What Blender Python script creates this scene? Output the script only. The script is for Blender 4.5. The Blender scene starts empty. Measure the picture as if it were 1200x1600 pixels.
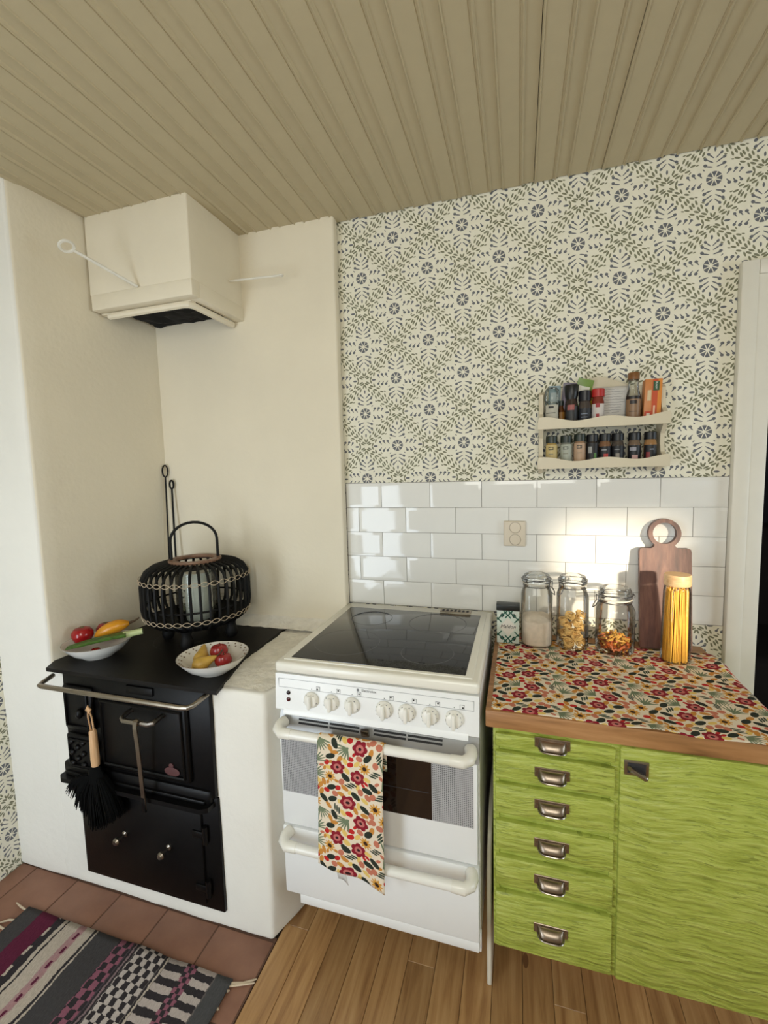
import bpy, bmesh, math, random
from mathutils import Vector, Matrix, noise
random.seed(7)
C = bpy.context.scene.collection
sc = bpy.context.scene
PI = math.pi

# ------------------------------------------------------------------ camera
def set_camera():
    yaw, pitch, roll = -0.2947, -0.0923, -0.0264
    f = Vector((math.sin(yaw)*math.cos(pitch), math.cos(yaw)*math.cos(pitch), math.sin(pitch)))
    r = Vector((math.cos(yaw), -math.sin(yaw), 0)); u = r.cross(f)
    r2 = r*math.cos(roll)+u*math.sin(roll); u2 = -r*math.sin(roll)+u*math.cos(roll)
    cam = bpy.data.cameras.new('camera'); o = bpy.data.objects.new('camera', cam); C.objects.link(o)
    m = Matrix((r2, u2, -f)).transposed().to_4x4(); m.translation = Vector((0.4878, -1.7471, 1.5058))
    o.matrix_world = m
    cam.sensor_fit = 'HORIZONTAL'; cam.sensor_width = 36; cam.lens = 36*695.36/1200
    cam.clip_start = 0.02
    sc.camera = o
set_camera()

# ------------------------------------------------------------------ world, sun, window light, added fill lights, exposure
w = bpy.data.worlds.new('sky'); sc.world = w; w.use_nodes = True
w.node_tree.nodes['Background'].inputs[0].default_value = (0.62, 0.76, 1.0, 1)
w.node_tree.nodes['Background'].inputs[1].default_value = 1.0
sun = bpy.data.lights.new('sun', 'SUN'); sun.energy = 6.2; sun.angle = math.radians(3.0); sun.color = (1.0, 0.86, 0.66)
so = bpy.data.objects.new('sun', sun); C.objects.link(so)
so.rotation_euler = Vector((-0.55, 1.0, -0.22)).to_track_quat('-Z', 'Y').to_euler()
so.location = (3, -5, 3)
def area(name, loc, target, sx, sy, watts, col):
    l = bpy.data.lights.new(name, 'AREA'); l.shape = 'RECTANGLE'; l.size = sx; l.size_y = sy; l.energy = watts; l.color = col
    o = bpy.data.objects.new(name, l); C.objects.link(o); o.location = loc
    o.rotation_euler = (Vector(target)-Vector(loc)).to_track_quat('-Z', 'Y').to_euler()
    return o
area('window_light', (0.58, -2.56, 1.88), (0.58, 0, 1.7), 0.95, 0.82, 18.5, (1.0, 0.99, 0.90))
area('left_fill_light', (-0.98, -2.56, 0.86), (-0.7, 0, 0.75), 0.62, 1.5, 24.5, (0.78, 0.89, 1.0))  # added cool fill for the low left side, its glazed door is made up
area('right_fill_light', (3.33, -1.2, 1.15), (0, -0.6, 0.8), 1.0, 1.5, 30, (0.76, 0.90, 1.0))  # added fill from the right, no window stands behind it
sc.view_settings.view_transform = 'Standard'; sc.view_settings.look = 'None'
sc.view_settings.exposure = 0.0; sc.view_settings.gamma = 1.0; sc.view_settings.use_curve_mapping = False
sc.cycles.use_denoising = True
sc.cycles.max_bounces = 10; sc.cycles.diffuse_bounces = 5; sc.cycles.transparent_max_bounces = 24

# ------------------------------------------------------------------ material helpers
def s2l(c):
    return tuple(((v/255)/12.92 if v/255 <= 0.04045 else ((v/255+0.055)/1.055)**2.4) for v in c) + (1,)
class NT:
    last = None
    def __init__(s, name):
        s.m = bpy.data.materials.new(name); s.m.use_nodes = True; s.t = s.m.node_tree
        s.b = s.t.nodes['Principled BSDF']; s.out = s.t.nodes['Material Output']
    def n(s, t, **kw):
        x = s.t.nodes.new(t)
        for k, v in kw.items(): setattr(x, k, v)
        return x
    def put(s, sock, v):
        if hasattr(v, 'links') or hasattr(v, 'is_linked'): s.t.links.new(v, sock)
        else: sock.default_value = v
    def math(s, op, a, b=None, c=None, clamp=False):
        x = s.n('ShaderNodeMath', operation=op, use_clamp=clamp); s.put(x.inputs[0], a)
        if b is not None: s.put(x.inputs[1], b)
        if c is not None: s.put(x.inputs[2], c)
        return x.outputs[0]
    def vec(s, op, a, b=None, c=None):
        x = s.n('ShaderNodeVectorMath', operation=op); s.put(x.inputs[0], a)
        if b is not None: s.put(x.inputs[1], b)
        if c is not None: s.put(x.inputs[2], c)
        return x.outputs['Value'] if op in ('LENGTH', 'DOT_PRODUCT', 'DISTANCE') else x.outputs[0]
    def mix(s, f, a, b, mode='MIX'):
        x = s.n('ShaderNodeMix', data_type='RGBA', blend_type=mode); s.put(x.inputs[0], f); s.put(x.inputs[6], a); s.put(x.inputs[7], b)
        return x.outputs[2]
    def coord(s, kind='Object', scale=(1, 1, 1)):
        x = s.n('ShaderNodeTexCoord').outputs[kind]
        return s.vec('MULTIPLY', x, scale) if scale != (1, 1, 1) else x
    def noise(s, v, scale, detail=3, rough=0.55, dist=0.0):
        x = s.n('ShaderNodeTexNoise'); s.put(x.inputs['Vector'], v); x.inputs['Scale'].default_value = scale
        x.inputs['Detail'].default_value = detail; x.inputs['Roughness'].default_value = rough; x.inputs['Distortion'].default_value = dist
        return x.outputs[0]
    def ramp(s, f, stops, interp='LINEAR'):
        x = s.n('ShaderNodeValToRGB'); cr = x.color_ramp; cr.interpolation = interp
        while len(cr.elements) < len(stops): cr.elements.new(0.5)
        for e, (p, c) in zip(cr.elements, stops): e.position = p; e.color = c
        s.put(x.inputs[0], f); return x.outputs[0]
    def bump(s, h, strength=0.3, dist=0.002):
        x = s.n('ShaderNodeBump'); x.inputs['Strength'].default_value = strength; x.inputs['Distance'].default_value = dist
        s.put(x.inputs['Height'], h); s.t.links.new(x.outputs[0], s.b.inputs['Normal'])
    def base(s, c, rough=0.5, metal=0.0, spec=None):
        s.put(s.b.inputs['Base Color'], c); s.put(s.b.inputs['Roughness'], rough); s.put(s.b.inputs['Metallic'], metal)
        if spec is not None: s.b.inputs['Specular IOR Level'].default_value = spec
    def ell(s, p, cx, cy, ang, a, b):
        x = s.n('ShaderNodeMapping', vector_type='TEXTURE'); s.put(x.inputs[0], p)
        x.inputs[1].default_value = (cx, cy, 0); x.inputs[2].default_value = (0, 0, ang); x.inputs[3].default_value = (a, b, 1)
        return s.vec('LENGTH', x.outputs[0])
    def ells(s, p, lst):
        acc = None
        for e in lst:
            pp = p if (acc is None and s.last is None) else s.vec('MULTIPLY_ADD', s.last if acc is None else acc, (1e-7, 1e-7, 0), p)
            v = s.ell(pp, *e); acc = v if acc is None else s.math('MINIMUM', acc, v)
        s.last = acc
        return s.math('LESS_THAN', acc, 1.0)

def plain(name, rgb, rough=0.5, metal=0.0, var=0.06, nscale=12, bump=0.0, bscale=60, spec=None, bd=0.002):
    k = NT(name); c = s2l(rgb); co = k.coord()
    dark = tuple(v*(1-var) for v in c[:3])+(1,); light = tuple(min(1, v*(1+var)) for v in c[:3])+(1,)
    f = k.noise(co, nscale, 4)
    k.base(k.ramp(f, [(0.3, dark), (0.7, light)]), rough, metal, spec)
    if bump: k.bump(k.noise(co, bscale, 4), bump, bd)
    return k.m
def wood(name, dark, mid, light, axis=0, scale=1.0, rough=0.45, bump=0.15, rnd=0.0):
    k = NT(name); sc3 = [14.0, 14.0, 14.0]; sc3[axis] = 1.1
    co = k.vec('MULTIPLY', k.coord(), tuple(v*scale for v in sc3))
    inf = None
    if rnd:
        inf = k.n('ShaderNodeObjectInfo').outputs['Random']
        cb = k.n('ShaderNodeCombineXYZ'); k.put(cb.inputs[0], k.math('MULTIPLY', inf, 37.0)); k.put(cb.inputs[1], k.math('MULTIPLY', inf, 91.0))
        co = k.vec('ADD', co, cb.outputs[0])
    f = k.noise(co, 1.6, 6, 0.6, 0.8); g = k.noise(co, 6.0, 3, 0.5)
    f2 = k.math('ADD', k.math('MULTIPLY', f, 0.75), k.math('MULTIPLY', g, 0.25))
    col = k.ramp(f2, [(0.32, s2l(dark)), (0.5, s2l(mid)), (0.68, s2l(light))])
    if rnd:
        v = k.math('MULTIPLY_ADD', inf, rnd, 1-rnd/2)
        x = k.n('ShaderNodeVectorMath', operation='SCALE'); k.put(x.inputs[0], col); k.put(x.inputs['Scale'], v); col = x.outputs[0]
    k.base(col, rough); k.bump(g, bump, 0.001)
    return k.m
def glass_mat(name, tint=(0.97, 0.985, 0.975), edge=(0.62, 0.68, 0.66), rough=0.02, refl=0.9):
    k = NT(name); k.t.nodes.remove(k.b)
    lw = k.n('ShaderNodeLayerWeight'); lw.inputs[0].default_value = 0.35
    tr = k.n('ShaderNodeBsdfTransparent')
    k.put(tr.inputs[0], k.ramp(lw.outputs['Facing'], [(0.35, tint+(1,)), (0.95, edge+(1,))]))
    gl = k.n('ShaderNodeBsdfGlossy'); gl.inputs['Roughness'].default_value = rough
    fr = k.n('ShaderNodeFresnel'); fr.inputs[0].default_value = 1.45
    mx = k.n('ShaderNodeMixShader'); k.put(mx.inputs[0], k.math('MULTIPLY', fr.outputs[0], refl))
    k.t.links.new(tr.outputs[0], mx.inputs[1]); k.t.links.new(gl.outputs[0], mx.inputs[2]); k.t.links.new(mx.outputs[0], k.out.inputs[0])
    return k.m

# wallpaper: printed diamond trellis, motif folded by mirror symmetry
def wallpaper():
    k = NT('printed_wallpaper'); h = 0.1328
    uv = k.n('ShaderNodeUVMap').outputs[0]
    p = k.vec('SUBTRACT', uv, (0.02, 1.607, 0))
    p = k.vec('WRAP', p, (h, h, 1), (-h, -h, -1)); p = k.vec('ABSOLUTE', p)
    p = k.vec('MULTIPLY', p, (1, 1, 0))
    s = k.vec('DOT_PRODUCT', p, (1, 1, 0)); cnd = k.math('GREATER_THAN', s, h)
    q = k.vec('SUBTRACT', (h, h, 0), p)
    mx = k.n('ShaderNodeMix', data_type='VECTOR'); k.put(mx.inputs[0], cnd); k.put(mx.inputs[4], p); k.put(mx.inputs[5], q); p = mx.outputs[1]
    disc = [(0, 0, 0, .0222, .0222)]; cut = [(0, 0, PI/8, .03, .0017), (0, 0, 3*PI/8, .03, .0017), (0, 0, 0, .0040, .0040)]
    blue = [
            (.0258, .0425, .5, .0058, .0048), (.0150, .0375, .25, .0100, .0021),
            (.0258, .0610, .7, .0056, .0046), (.0140, .0540, .55, .0115, .0021),
            (.0175, .0750, .8, .0052, .0040), (.0090, .0670, .75, .0090, .0019), (0, .0880, 0, .0031, .0072),
            (.0410, .0190, .3, .0054, .0048), (.0375, .0125, .9, .0068, .0019),
            (.0580, .0195, .3, .0054, .0047), (.0545, .0130, .9, .0068, .0019),
            (.0735, .0165, .3, .0047, .0042), (.0700, .0105, .9, .0060, .0018), (.0930, 0, 0, .0088, .0036),
            (.0300, .0300, .8, .0040, .0018)]
    green = []
    rnd = random.Random(3); c = h/2; d = .70711
    def put(t, n, da, a, b): green.append((c+t*d-n*d, c-t*d-n*d, -PI/4+da, a, b))
    for i in range(8): put(-.077+i*.022, .0045+rnd.uniform(-.001, .001), rnd.choice((.35, -.3))+rnd.uniform(-.1, .1), .0088, .0033)
    for i in range(8): put(-.074+i*.0205, .0155+rnd.uniform(-.0015, .0015), rnd.choice((.5, -.4)), .0080, .0031)
    for i in range(3): put(-.028+i*.028, .0260, rnd.uniform(-.8, .8), .0048, .0020)
    mb = k.ells(p, blue); md = k.math('MULTIPLY', k.ells(p, disc), k.math('SUBTRACT', 1.0, k.ells(p, cut))); mb = k.math('MAXIMUM', mb, md); mg = k.ells(p, green)
    wv = k.noise(uv, 40, 2)
    bg = k.ramp(wv, [(0.3, s2l((226, 222, 203))), (0.7, s2l((232, 228, 211)))])
    col = k.mix(mg, bg, s2l((124, 124, 101))); col = k.mix(mb, col, s2l((104, 106, 111)))
    k.base(col, 0.75, 0, 0.25); return k.m

# floral print: motifs packed once on a torus, drawn as coloured ellipse layers
def floral():
    k = NT('floral_cotton'); W, H = 0.20, 0.22
    uv = k.n('ShaderNodeUVMap').outputs[0]
    p = k.vec('WRAP', uv, (W, H, 1), (0, 0, -1)); p = k.vec('MULTIPLY', p, (1, 1, 0))
    rnd = random.Random(11); placed = []
    def spot(r):
        best = None
        for _ in range(900):
            x, y = rnd.uniform(0, W), rnd.uniform(0, H)
            g = 1.0
            for (a, b, q) in placed:
                dx = abs(x-a); dx = min(dx, W-dx); dy = abs(y-b); dy = min(dy, H-dy)
                g = min(g, math.hypot(dx, dy)-q-r)
            if g >= 0.0: placed.append((x, y, r)); return x, y
            if best is None or g > best[0]: best = (g, x, y)
        placed.append((best[1], best[2], r)); return best[1], best[2]
    L = {n: [] for n in ('rose', 'pink', 'eye', 'sun', 'suneye', 'fan', 'leaf', 'fern', 'red', 'blush', 'ochre', 'straw')}
    def add(n, cx, cy, ang, a, b):
        m = max(a, b)
        for ox in (0, W, -W):
            for oy in (0, H, -H):
                X, Y = cx+ox, cy+oy
                if -m < X < W+m and -m < Y < H+m: L[n].append((X, Y, ang, a, b))
    for _ in range(4):
        x, y = spot(.0190); a0 = rnd.uniform(0, 1)
        for i in range(6):
            a = a0+i*PI/3; add('rose', x+.0115*math.cos(a), y+.0115*math.sin(a), a, .0105, .0088)
        add('pink', x, y, 0, .0112, .0105); add('eye', x, y, 0, .0046, .0042)
    for _ in range(4):
        x, y = spot(.0160); a0 = rnd.uniform(0, 1)
        for i in range(5):
            add('sun', x, y, a0+i*PI/5, .0172, .0036)
        add('suneye', x, y, 0, .0062, .0060)
    for _ in range(4):
        x, y = spot(.0205); a0 = rnd.uniform(0, 6.28)
        for i in range(7):
            a = a0+(i-3)*.3; add('fan', x-.014*math.cos(a0)+.0180*math.cos(a), y-.014*math.sin(a0)+.0180*math.sin(a), a, .0180, .0022)
        add('fan', x-.008*math.cos(a0), y-.008*math.sin(a0), a0, .009, .0045)
    for _ in range(11):
        x, y = spot(.0105); add('leaf', x, y, rnd.uniform(0, PI), .0150, .0082)
    for _ in range(5):
        x, y = spot(.0115); a0 = rnd.uniform(0, PI)
        for i in range(3):
            q = (i-1)*.008; add('fern', x+q*math.cos(a0), y+q*math.sin(a0), a0+.9, .0112, .0027)
    for _ in range(7): x, y = spot(.0075); add('red', x, y, rnd.uniform(0, PI), .0092, .0074)
    for _ in range(10): x, y = spot(.0080); add('blush', x, y, rnd.uniform(0, PI), .0098, .0084)
    for _ in range(12): x, y = spot(.0075); add('ochre', x, y, rnd.uniform(0, PI), .0120, .0064)
    for _ in range(10): x, y = spot(.0070); add('straw', x, y, rnd.uniform(0, PI), .0115, .0062)
    for _ in range(14): x, y = spot(.0050); add(rnd.choice(('blush', 'ochre', 'straw', 'red')), x, y, rnd.uniform(0, PI), .0072, .0044)
    col = s2l((226, 212, 190))
    for n, c in (('straw', (222, 190, 108)), ('ochre', (196, 134, 62)), ('blush', (192, 116, 92)), ('red', (186, 40, 38)), ('fern', (58, 70, 58)),
                 ('fan', (112, 124, 98)), ('leaf', (44, 50, 42)), ('sun', (206, 150, 66)), ('suneye', (62, 40, 28)),
                 ('rose', (136, 30, 44)), ('pink', (190, 112, 106)), ('eye', (52, 24, 28))):
        col = k.mix(k.ells(p, L[n]), col, s2l(c))
    k.base(col, 0.85, 0, 0.2); k.bump(k.noise(k.coord(), 700, 2), 0.12, 0.0005); return k.m

def rug_mat():
    k = NT('woven_rug'); uv = k.n('ShaderNodeUVMap').outputs[0]
    sp = k.n('ShaderNodeSeparateXYZ'); k.put(sp.inputs[0], uv)
    wob = k.math('MULTIPLY', k.math('SUBTRACT', k.noise(uv, 9, 2), .5), .016)
    fz = k.math('MULTIPLY', k.math('SUBTRACT', k.noise(uv, 120, 2), .5), .010)
    u = k.math('ADD', k.math('ADD', sp.outputs[0], wob), fz); v = k.math('ADD', sp.outputs[1], k.math('MULTIPLY', k.math('SUBTRACT', k.noise(k.vec('ADD', uv, (3, 5, 0)), 60, 2), .5), .011))
    gd, bu, cr, dk, pk = (74, 72, 72), (98, 40, 62), (196, 184, 168), (58, 54, 56), (150, 96, 112)
    x0, x1 = -1.16, -0.32
    st = [(-1.16, gd), (-1.09, bu), (-1.012, dk), (-.985, cr), (-.972, dk), (-.966, cr), (-.915, (178, 142, 142)), (-.890, cr), (-.856, dk), (-.848, cr), (-.840, gd),
          (-.748, (84, 74, 80)), (-.690, dk), (-.682, (140, 120, 122)), (-.676, dk), (-.668, (120, 112, 108)), (-.560, dk), (-.553, cr), (-.547, (110, 104, 100)), (-.378, (82, 82, 82))]
    col = k.ramp(k.math('DIVIDE', k.math('SUBTRACT', u, x0), x1-x0), [((a-x0)/(x1-x0), s2l(c)) for a, c in st], 'CONSTANT')
    def zone(a, b): return k.math('MULTIPLY', k.math('GREATER_THAN', u, a), k.math('LESS_THAN', u, b))
    def chk(cu, cv, ca, cb):
        cb3 = k.n('ShaderNodeCombineXYZ'); k.put(cb3.inputs[0], k.math('DIVIDE', u, cu)); k.put(cb3.inputs[1], k.math('DIVIDE', v, cv))
        x = k.n('ShaderNodeTexChecker'); k.put(x.inputs[0], cb3.outputs[0]); x.inputs['Scale'].default_value = 1.0
        x.inputs[1].default_value = s2l(ca); x.inputs[2].default_value = s2l(cb); return x.outputs[0]
    col = k.mix(zone(-.902, -.893), col, chk(1, .022, bu, (180, 140, 140)))
    col = k.mix(zone(-1.016, -1.006), col, chk(1, .030, cr, dk))
    col = k.mix(zone(-.745, -.692), col, chk(.019, .024, pk, dk))
    col = k.mix(zone(-.666, -.562), col, chk(.017, .021, (198, 188, 180), dk))
    col = k.mix(zone(-.545, -.480), col, chk(1, .019, (192, 180, 172), dk))
    col = k.mix(zone(-.480, -.445), col, chk(.012, .014, pk, dk))
    col = k.mix(zone(-.445, -.380), col, chk(1, .019, (192, 180, 172), dk))
    g = k.noise(k.vec('MULTIPLY', uv, (260, 90, 1)), 1.0, 2)
    col = k.mix(0.55, col, k.mix(g, (.30, .30, .30, 1), (1.25, 1.2, 1.2, 1)), 'MULTIPLY')
    k.base(col, 0.95, 0, 0.1); k.bump(k.noise(k.vec('MULTIPLY', uv, (240, 90, 1)), 1.0, 2), 0.6, 0.003); return k.m

def green_paint():
    k = NT('green_painted_wood'); co = k.coord()
    d = k.noise(k.vec('MULTIPLY', co, (5, 5, 2.2)), 1.0, 2)
    z = k.n('ShaderNodeCombineXYZ'); k.put(z.inputs[2], k.math('MULTIPLY', d, 0.045))
    cc = k.vec('ADD', co, z.outputs[0])
    rip = k.noise(k.vec('MULTIPLY', cc, (15, 15, 92)), 1.0, 3, 0.5)
    cr = k.noise(k.vec('MULTIPLY', cc, (30, 30, 190)), 1.0, 2)
    col = k.ramp(rip, [(0.30, s2l((146, 156, 62))), (0.5, s2l((170, 180, 82))), (0.72, s2l((186, 194, 102)))])
    col = k.mix(k.math('MULTIPLY', k.math('LESS_THAN', cr, 0.37), 0.6), col, s2l((112, 122, 50)))
    col = k.mix(k.math('MULTIPLY', k.noise(co, 3.0, 2), 0.35), col, s2l((164, 182, 74)))
    k.base(col, 0.42); k.bump(rip, 1.0, 0.008); return k.m

def clay_mat():
    k = NT('terracotta'); co = k.coord(); inf = k.n('ShaderNodeObjectInfo').outputs['Random']
    f = k.noise(co, 6, 5); col = k.ramp(f, [(0.3, s2l((122, 84, 66))), (0.7, s2l((152, 110, 88)))])
    x = k.n('ShaderNodeVectorMath', operation='SCALE'); k.put(x.inputs[0], col); k.put(x.inputs['Scale'], k.math('MULTIPLY_ADD', inf, .14, .93))
    k.base(x.outputs[0], 0.55); k.bump(k.noise(co, 40, 4), 0.25, 0.002); return k.m
def pine_floor():
    k = NT('pine_plank'); inf = k.n('ShaderNodeObjectInfo').outputs['Random']
    cb = k.n('ShaderNodeCombineXYZ'); k.put(cb.inputs[0], k.math('MULTIPLY', inf, 37.0)); k.put(cb.inputs[1], k.math('MULTIPLY', inf, 91.0))
    co0 = k.vec('ADD', k.coord(), cb.outputs[0]); co = k.vec('MULTIPLY', co0, (26, 1.6, 20))
    f = k.noise(co, 1.4, 5, 0.6, 0.6)
    col = k.ramp(f, [(0.28, s2l((128, 88, 52))), (0.5, s2l((168, 128, 82))), (0.72, s2l((188, 150, 102)))])
    vo = k.n('ShaderNodeTexVoronoi'); k.put(vo.inputs['Vector'], k.vec('MULTIPLY', co0, (9, 3.4, 1))); vo.inputs['Scale'].default_value = 1.0
    kn = k.math('LESS_THAN', vo.outputs['Distance'], 0.10)
    col = k.mix(k.math('MULTIPLY', kn, 0.75), col, s2l((92, 54, 30)))
    x = k.n('ShaderNodeVectorMath', operation='SCALE'); k.put(x.inputs[0], col); k.put(x.inputs['Scale'], k.math('MULTIPLY_ADD', inf, .34, .80))
    k.base(x.outputs[0], 0.4); return k.m
def dots_glass():
    k = NT('dotted_oven_glass'); uv = k.n('ShaderNodeUVMap').outputs[0]
    sp = k.n('ShaderNodeSeparateXYZ'); k.put(sp.inputs[0], uv)
    q = k.vec('FRACTION', k.vec('MULTIPLY', uv, (190, 190, 1))); q = k.vec('MULTIPLY', k.vec('SUBTRACT', q, (.5, .5, 0)), (1, 1, 0))
    m = k.math('GREATER_THAN', k.vec('LENGTH', q), 0.30)
    k.base(k.mix(m, s2l((84, 84, 86)), s2l((176, 176, 178))), 0.12); return k.m

M = {}
M['block'] = plain('white_limewash', (231, 228, 219), 0.85, var=0.03, nscale=3, bump=0.4, bscale=45, spec=0.2, bd=0.003)
M['plaster'] = plain('warm_lit_plaster', (226, 217, 196), 0.85, var=0.03, nscale=3, bump=0.35, bscale=45, spec=0.2, bd=0.003)  # warm tint of the upper light is put into this plaster colour
M['plaster_rough'] = plain('rough_plaster', (236, 232, 222), 0.9, var=0.08, nscale=30, bump=1.0, bscale=55, spec=0.15, bd=0.006)
M['ceiling'] = plain('beige_ceiling_paint', (186, 173, 142), 0.6, var=0.02, nscale=20)
M['gap'] = plain('dark_joint', (60, 50, 40), 0.9)
M['wallpaper'] = wallpaper(); M['floral'] = floral(); M['rug'] = rug_mat(); M['green'] = green_paint()
M['clay'] = clay_mat(); M['pine'] = pine_floor(); M['grout'] = plain('grey_grout', (150, 146, 140), 0.9)
M['tile'] = plain('white_glaze', (228, 227, 222), 0.07, var=0.015, nscale=6, spec=0.4)
M['casing'] = plain('white_gloss_paint', (222, 218, 206), 0.4, var=0.02, nscale=15)
M['room'] = plain('cream_wall_paint', (222, 212, 190), 0.85)
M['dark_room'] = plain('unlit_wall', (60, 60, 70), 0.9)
M['enamel'] = plain('white_enamel', (234, 235, 234), 0.28, var=0.01)
M['cooktop_enamel'] = plain('cream_enamel', (230, 227, 216), 0.25, var=0.015)
M['knob_white'] = plain('knob_plastic', (232, 230, 222), 0.3, var=0.02)
M['ceramic_glass'] = plain('black_ceramic_glass', (22, 22, 24), 0.06, var=0.05, spec=0.5)
M['zone'] = plain('grey_printed_ring', (54, 54, 58), 0.15)
M['oven_dark'] = plain('oven_interior_glass', (34, 24, 20), 0.08, var=0.2, nscale=4)
M['dots'] = dots_glass()
M['black'] = plain('matt_black', (14, 14, 14), 0.6)
M['grey_line'] = plain('grey_print', (120, 122, 126), 0.5)
M['steel'] = plain('worn_steel', (150, 140, 126), 0.32, 1.0, var=0.15, nscale=20)
M['grey_metal'] = plain('grey_strip', (168, 168, 166), 0.35, 0.3)
M['iron'] = plain('black_cast_iron', (8, 7, 7), 0.40, 0.0, var=0.3, nscale=25, bump=0.25, bscale=120, bd=0.001, spec=0.2)
M['plate'] = plain('stove_plate_iron', (20, 17, 15), 0.5, 0.0, var=0.3, nscale=8, bump=0.2, bscale=60, bd=0.001, spec=0.22)
M['rust'] = plain('red_worn_paint', (78, 42, 42), 0.6)
M['nickel'] = plain('brushed_nickel', (158, 150, 140), 0.28, 1.0, var=0.1)
M['pewter'] = plain('antique_pewter', (156, 142, 128), 0.36, 1.0, var=0.15, nscale=30)
M['oak_top'] = wood('oiled_oak', (112, 78, 44), (164, 118, 74), (190, 144, 98), 0)
M['walnut'] = wood('walnut', (66, 40, 34), (96, 62, 52), (124, 86, 70), 2, 1.6)
M['beech'] = wood('beech', (178, 136, 94), (206, 164, 120), (218, 182, 140), 2, 2.0)
M['lidwood'] = wood('bamboo_lid', (190, 150, 104), (212, 176, 130), (224, 192, 148), 0, 2.0)
M['rimwood'] = wood('brown_rim', (90, 64, 48), (122, 90, 70), (140, 108, 84), 0, 2.0)
M['cane'] = plain('black_rattan', (13, 12, 11), 0.6, var=0.3, nscale=30, spec=0.25)
M['cord'] = plain('natural_binding', (190, 172, 146), 0.8)
M['wax'] = plain('white_wax', (206, 204, 192), 0.5)
M['glass'] = glass_mat('clear_glass', (0.985, 0.992, 0.988), (0.80, 0.84, 0.83)); M['glass_smoke'] = glass_mat('lantern_glass', (0.94, 0.96, 0.95), (0.66, 0.70, 0.69))
M['rubber'] = plain('pale_rubber', (214, 206, 190), 0.6)
M['wire'] = plain('steel_wire', (92, 92, 94), 0.3, 1.0)
M['flour'] = plain('oat_flour', (222, 206, 186), 0.95, var=0.08, nscale=60, bump=0.4, bscale=200)
M['pasta'] = plain('egg_pasta', (226, 188, 118), 0.6, var=0.1, nscale=30)
M['fus_a'] = plain('yellow_pasta', (198, 148, 66), 0.55, var=0.1); M['fus_b'] = plain('orange_pasta', (168, 84, 34), 0.55, var=0.15); M['fus_c'] = plain('brown_pasta', (120, 66, 34), 0.55, var=0.15)
M['spag'] = plain('spaghetti_yellow', (234, 184, 70), 0.5, var=0.08, nscale=80)
M['china'] = plain('white_china', (224, 222, 216), 0.12, var=0.01)
M['tan_print'] = plain('brown_print', (128, 112, 92), 0.4)
M['tomato'] = plain('tomato_skin', (150, 20, 24), 0.18, var=0.15, nscale=20); M['apple'] = plain('apple_skin', (148, 34, 34), 0.25, var=0.25, nscale=18)
M['yellow_veg'] = plain('yellow_pepper_skin', (208, 140, 30), 0.3, var=0.1); M['pear'] = plain('yellow_pear_skin', (190, 152, 68), 0.4, var=0.2, nscale=30)
M['leek'] = plain('leek_green', (66, 98, 36), 0.4, var=0.4, nscale=60); M['leek_pale'] = plain('leek_pale', (188, 198, 142), 0.4, var=0.1)
M['stem'] = plain('brown_stem', (72, 52, 30), 0.8)
M['socket'] = plain('ivory_plastic', (212, 200, 180), 0.4, var=0.01); M['socket_dark'] = plain('socket_recess', (176, 164, 146), 0.5)
M['rack'] = plain('cream_painted_shelf', (206, 196, 172), 0.45, var=0.02)
M['paper'] = plain('white_paper', (206, 204, 200), 0.8, var=0.02); M['fringe'] = plain('cotton_fringe', (196, 178, 152), 0.9)
M['panel'] = plain('white_board', (214, 208, 192), 0.4)
M['bristle'] = plain('black_bristle', (7, 7, 7), 0.9, spec=0.1)
M['hollow_dark'] = plain('hollow_shade', (12, 11, 10), 0.95)  # near black, stands for the shade inside the hollow hood
M['sofa'] = plain('dark_upholstery', (40, 36, 40), 0.9); M['throw'] = plain('grey_throw', (96, 92, 96), 0.9)
M['added_blind'] = plain('added_white_blind', (230, 230, 230), 0.8)
_pc = {}
def P(rgb, rough=0.45):
    key = (rgb, rough)
    if key not in _pc: _pc[key] = plain('paint_%02x%02x%02x' % rgb, rgb, rough, var=0.04, nscale=40)
    return _pc[key]

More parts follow.
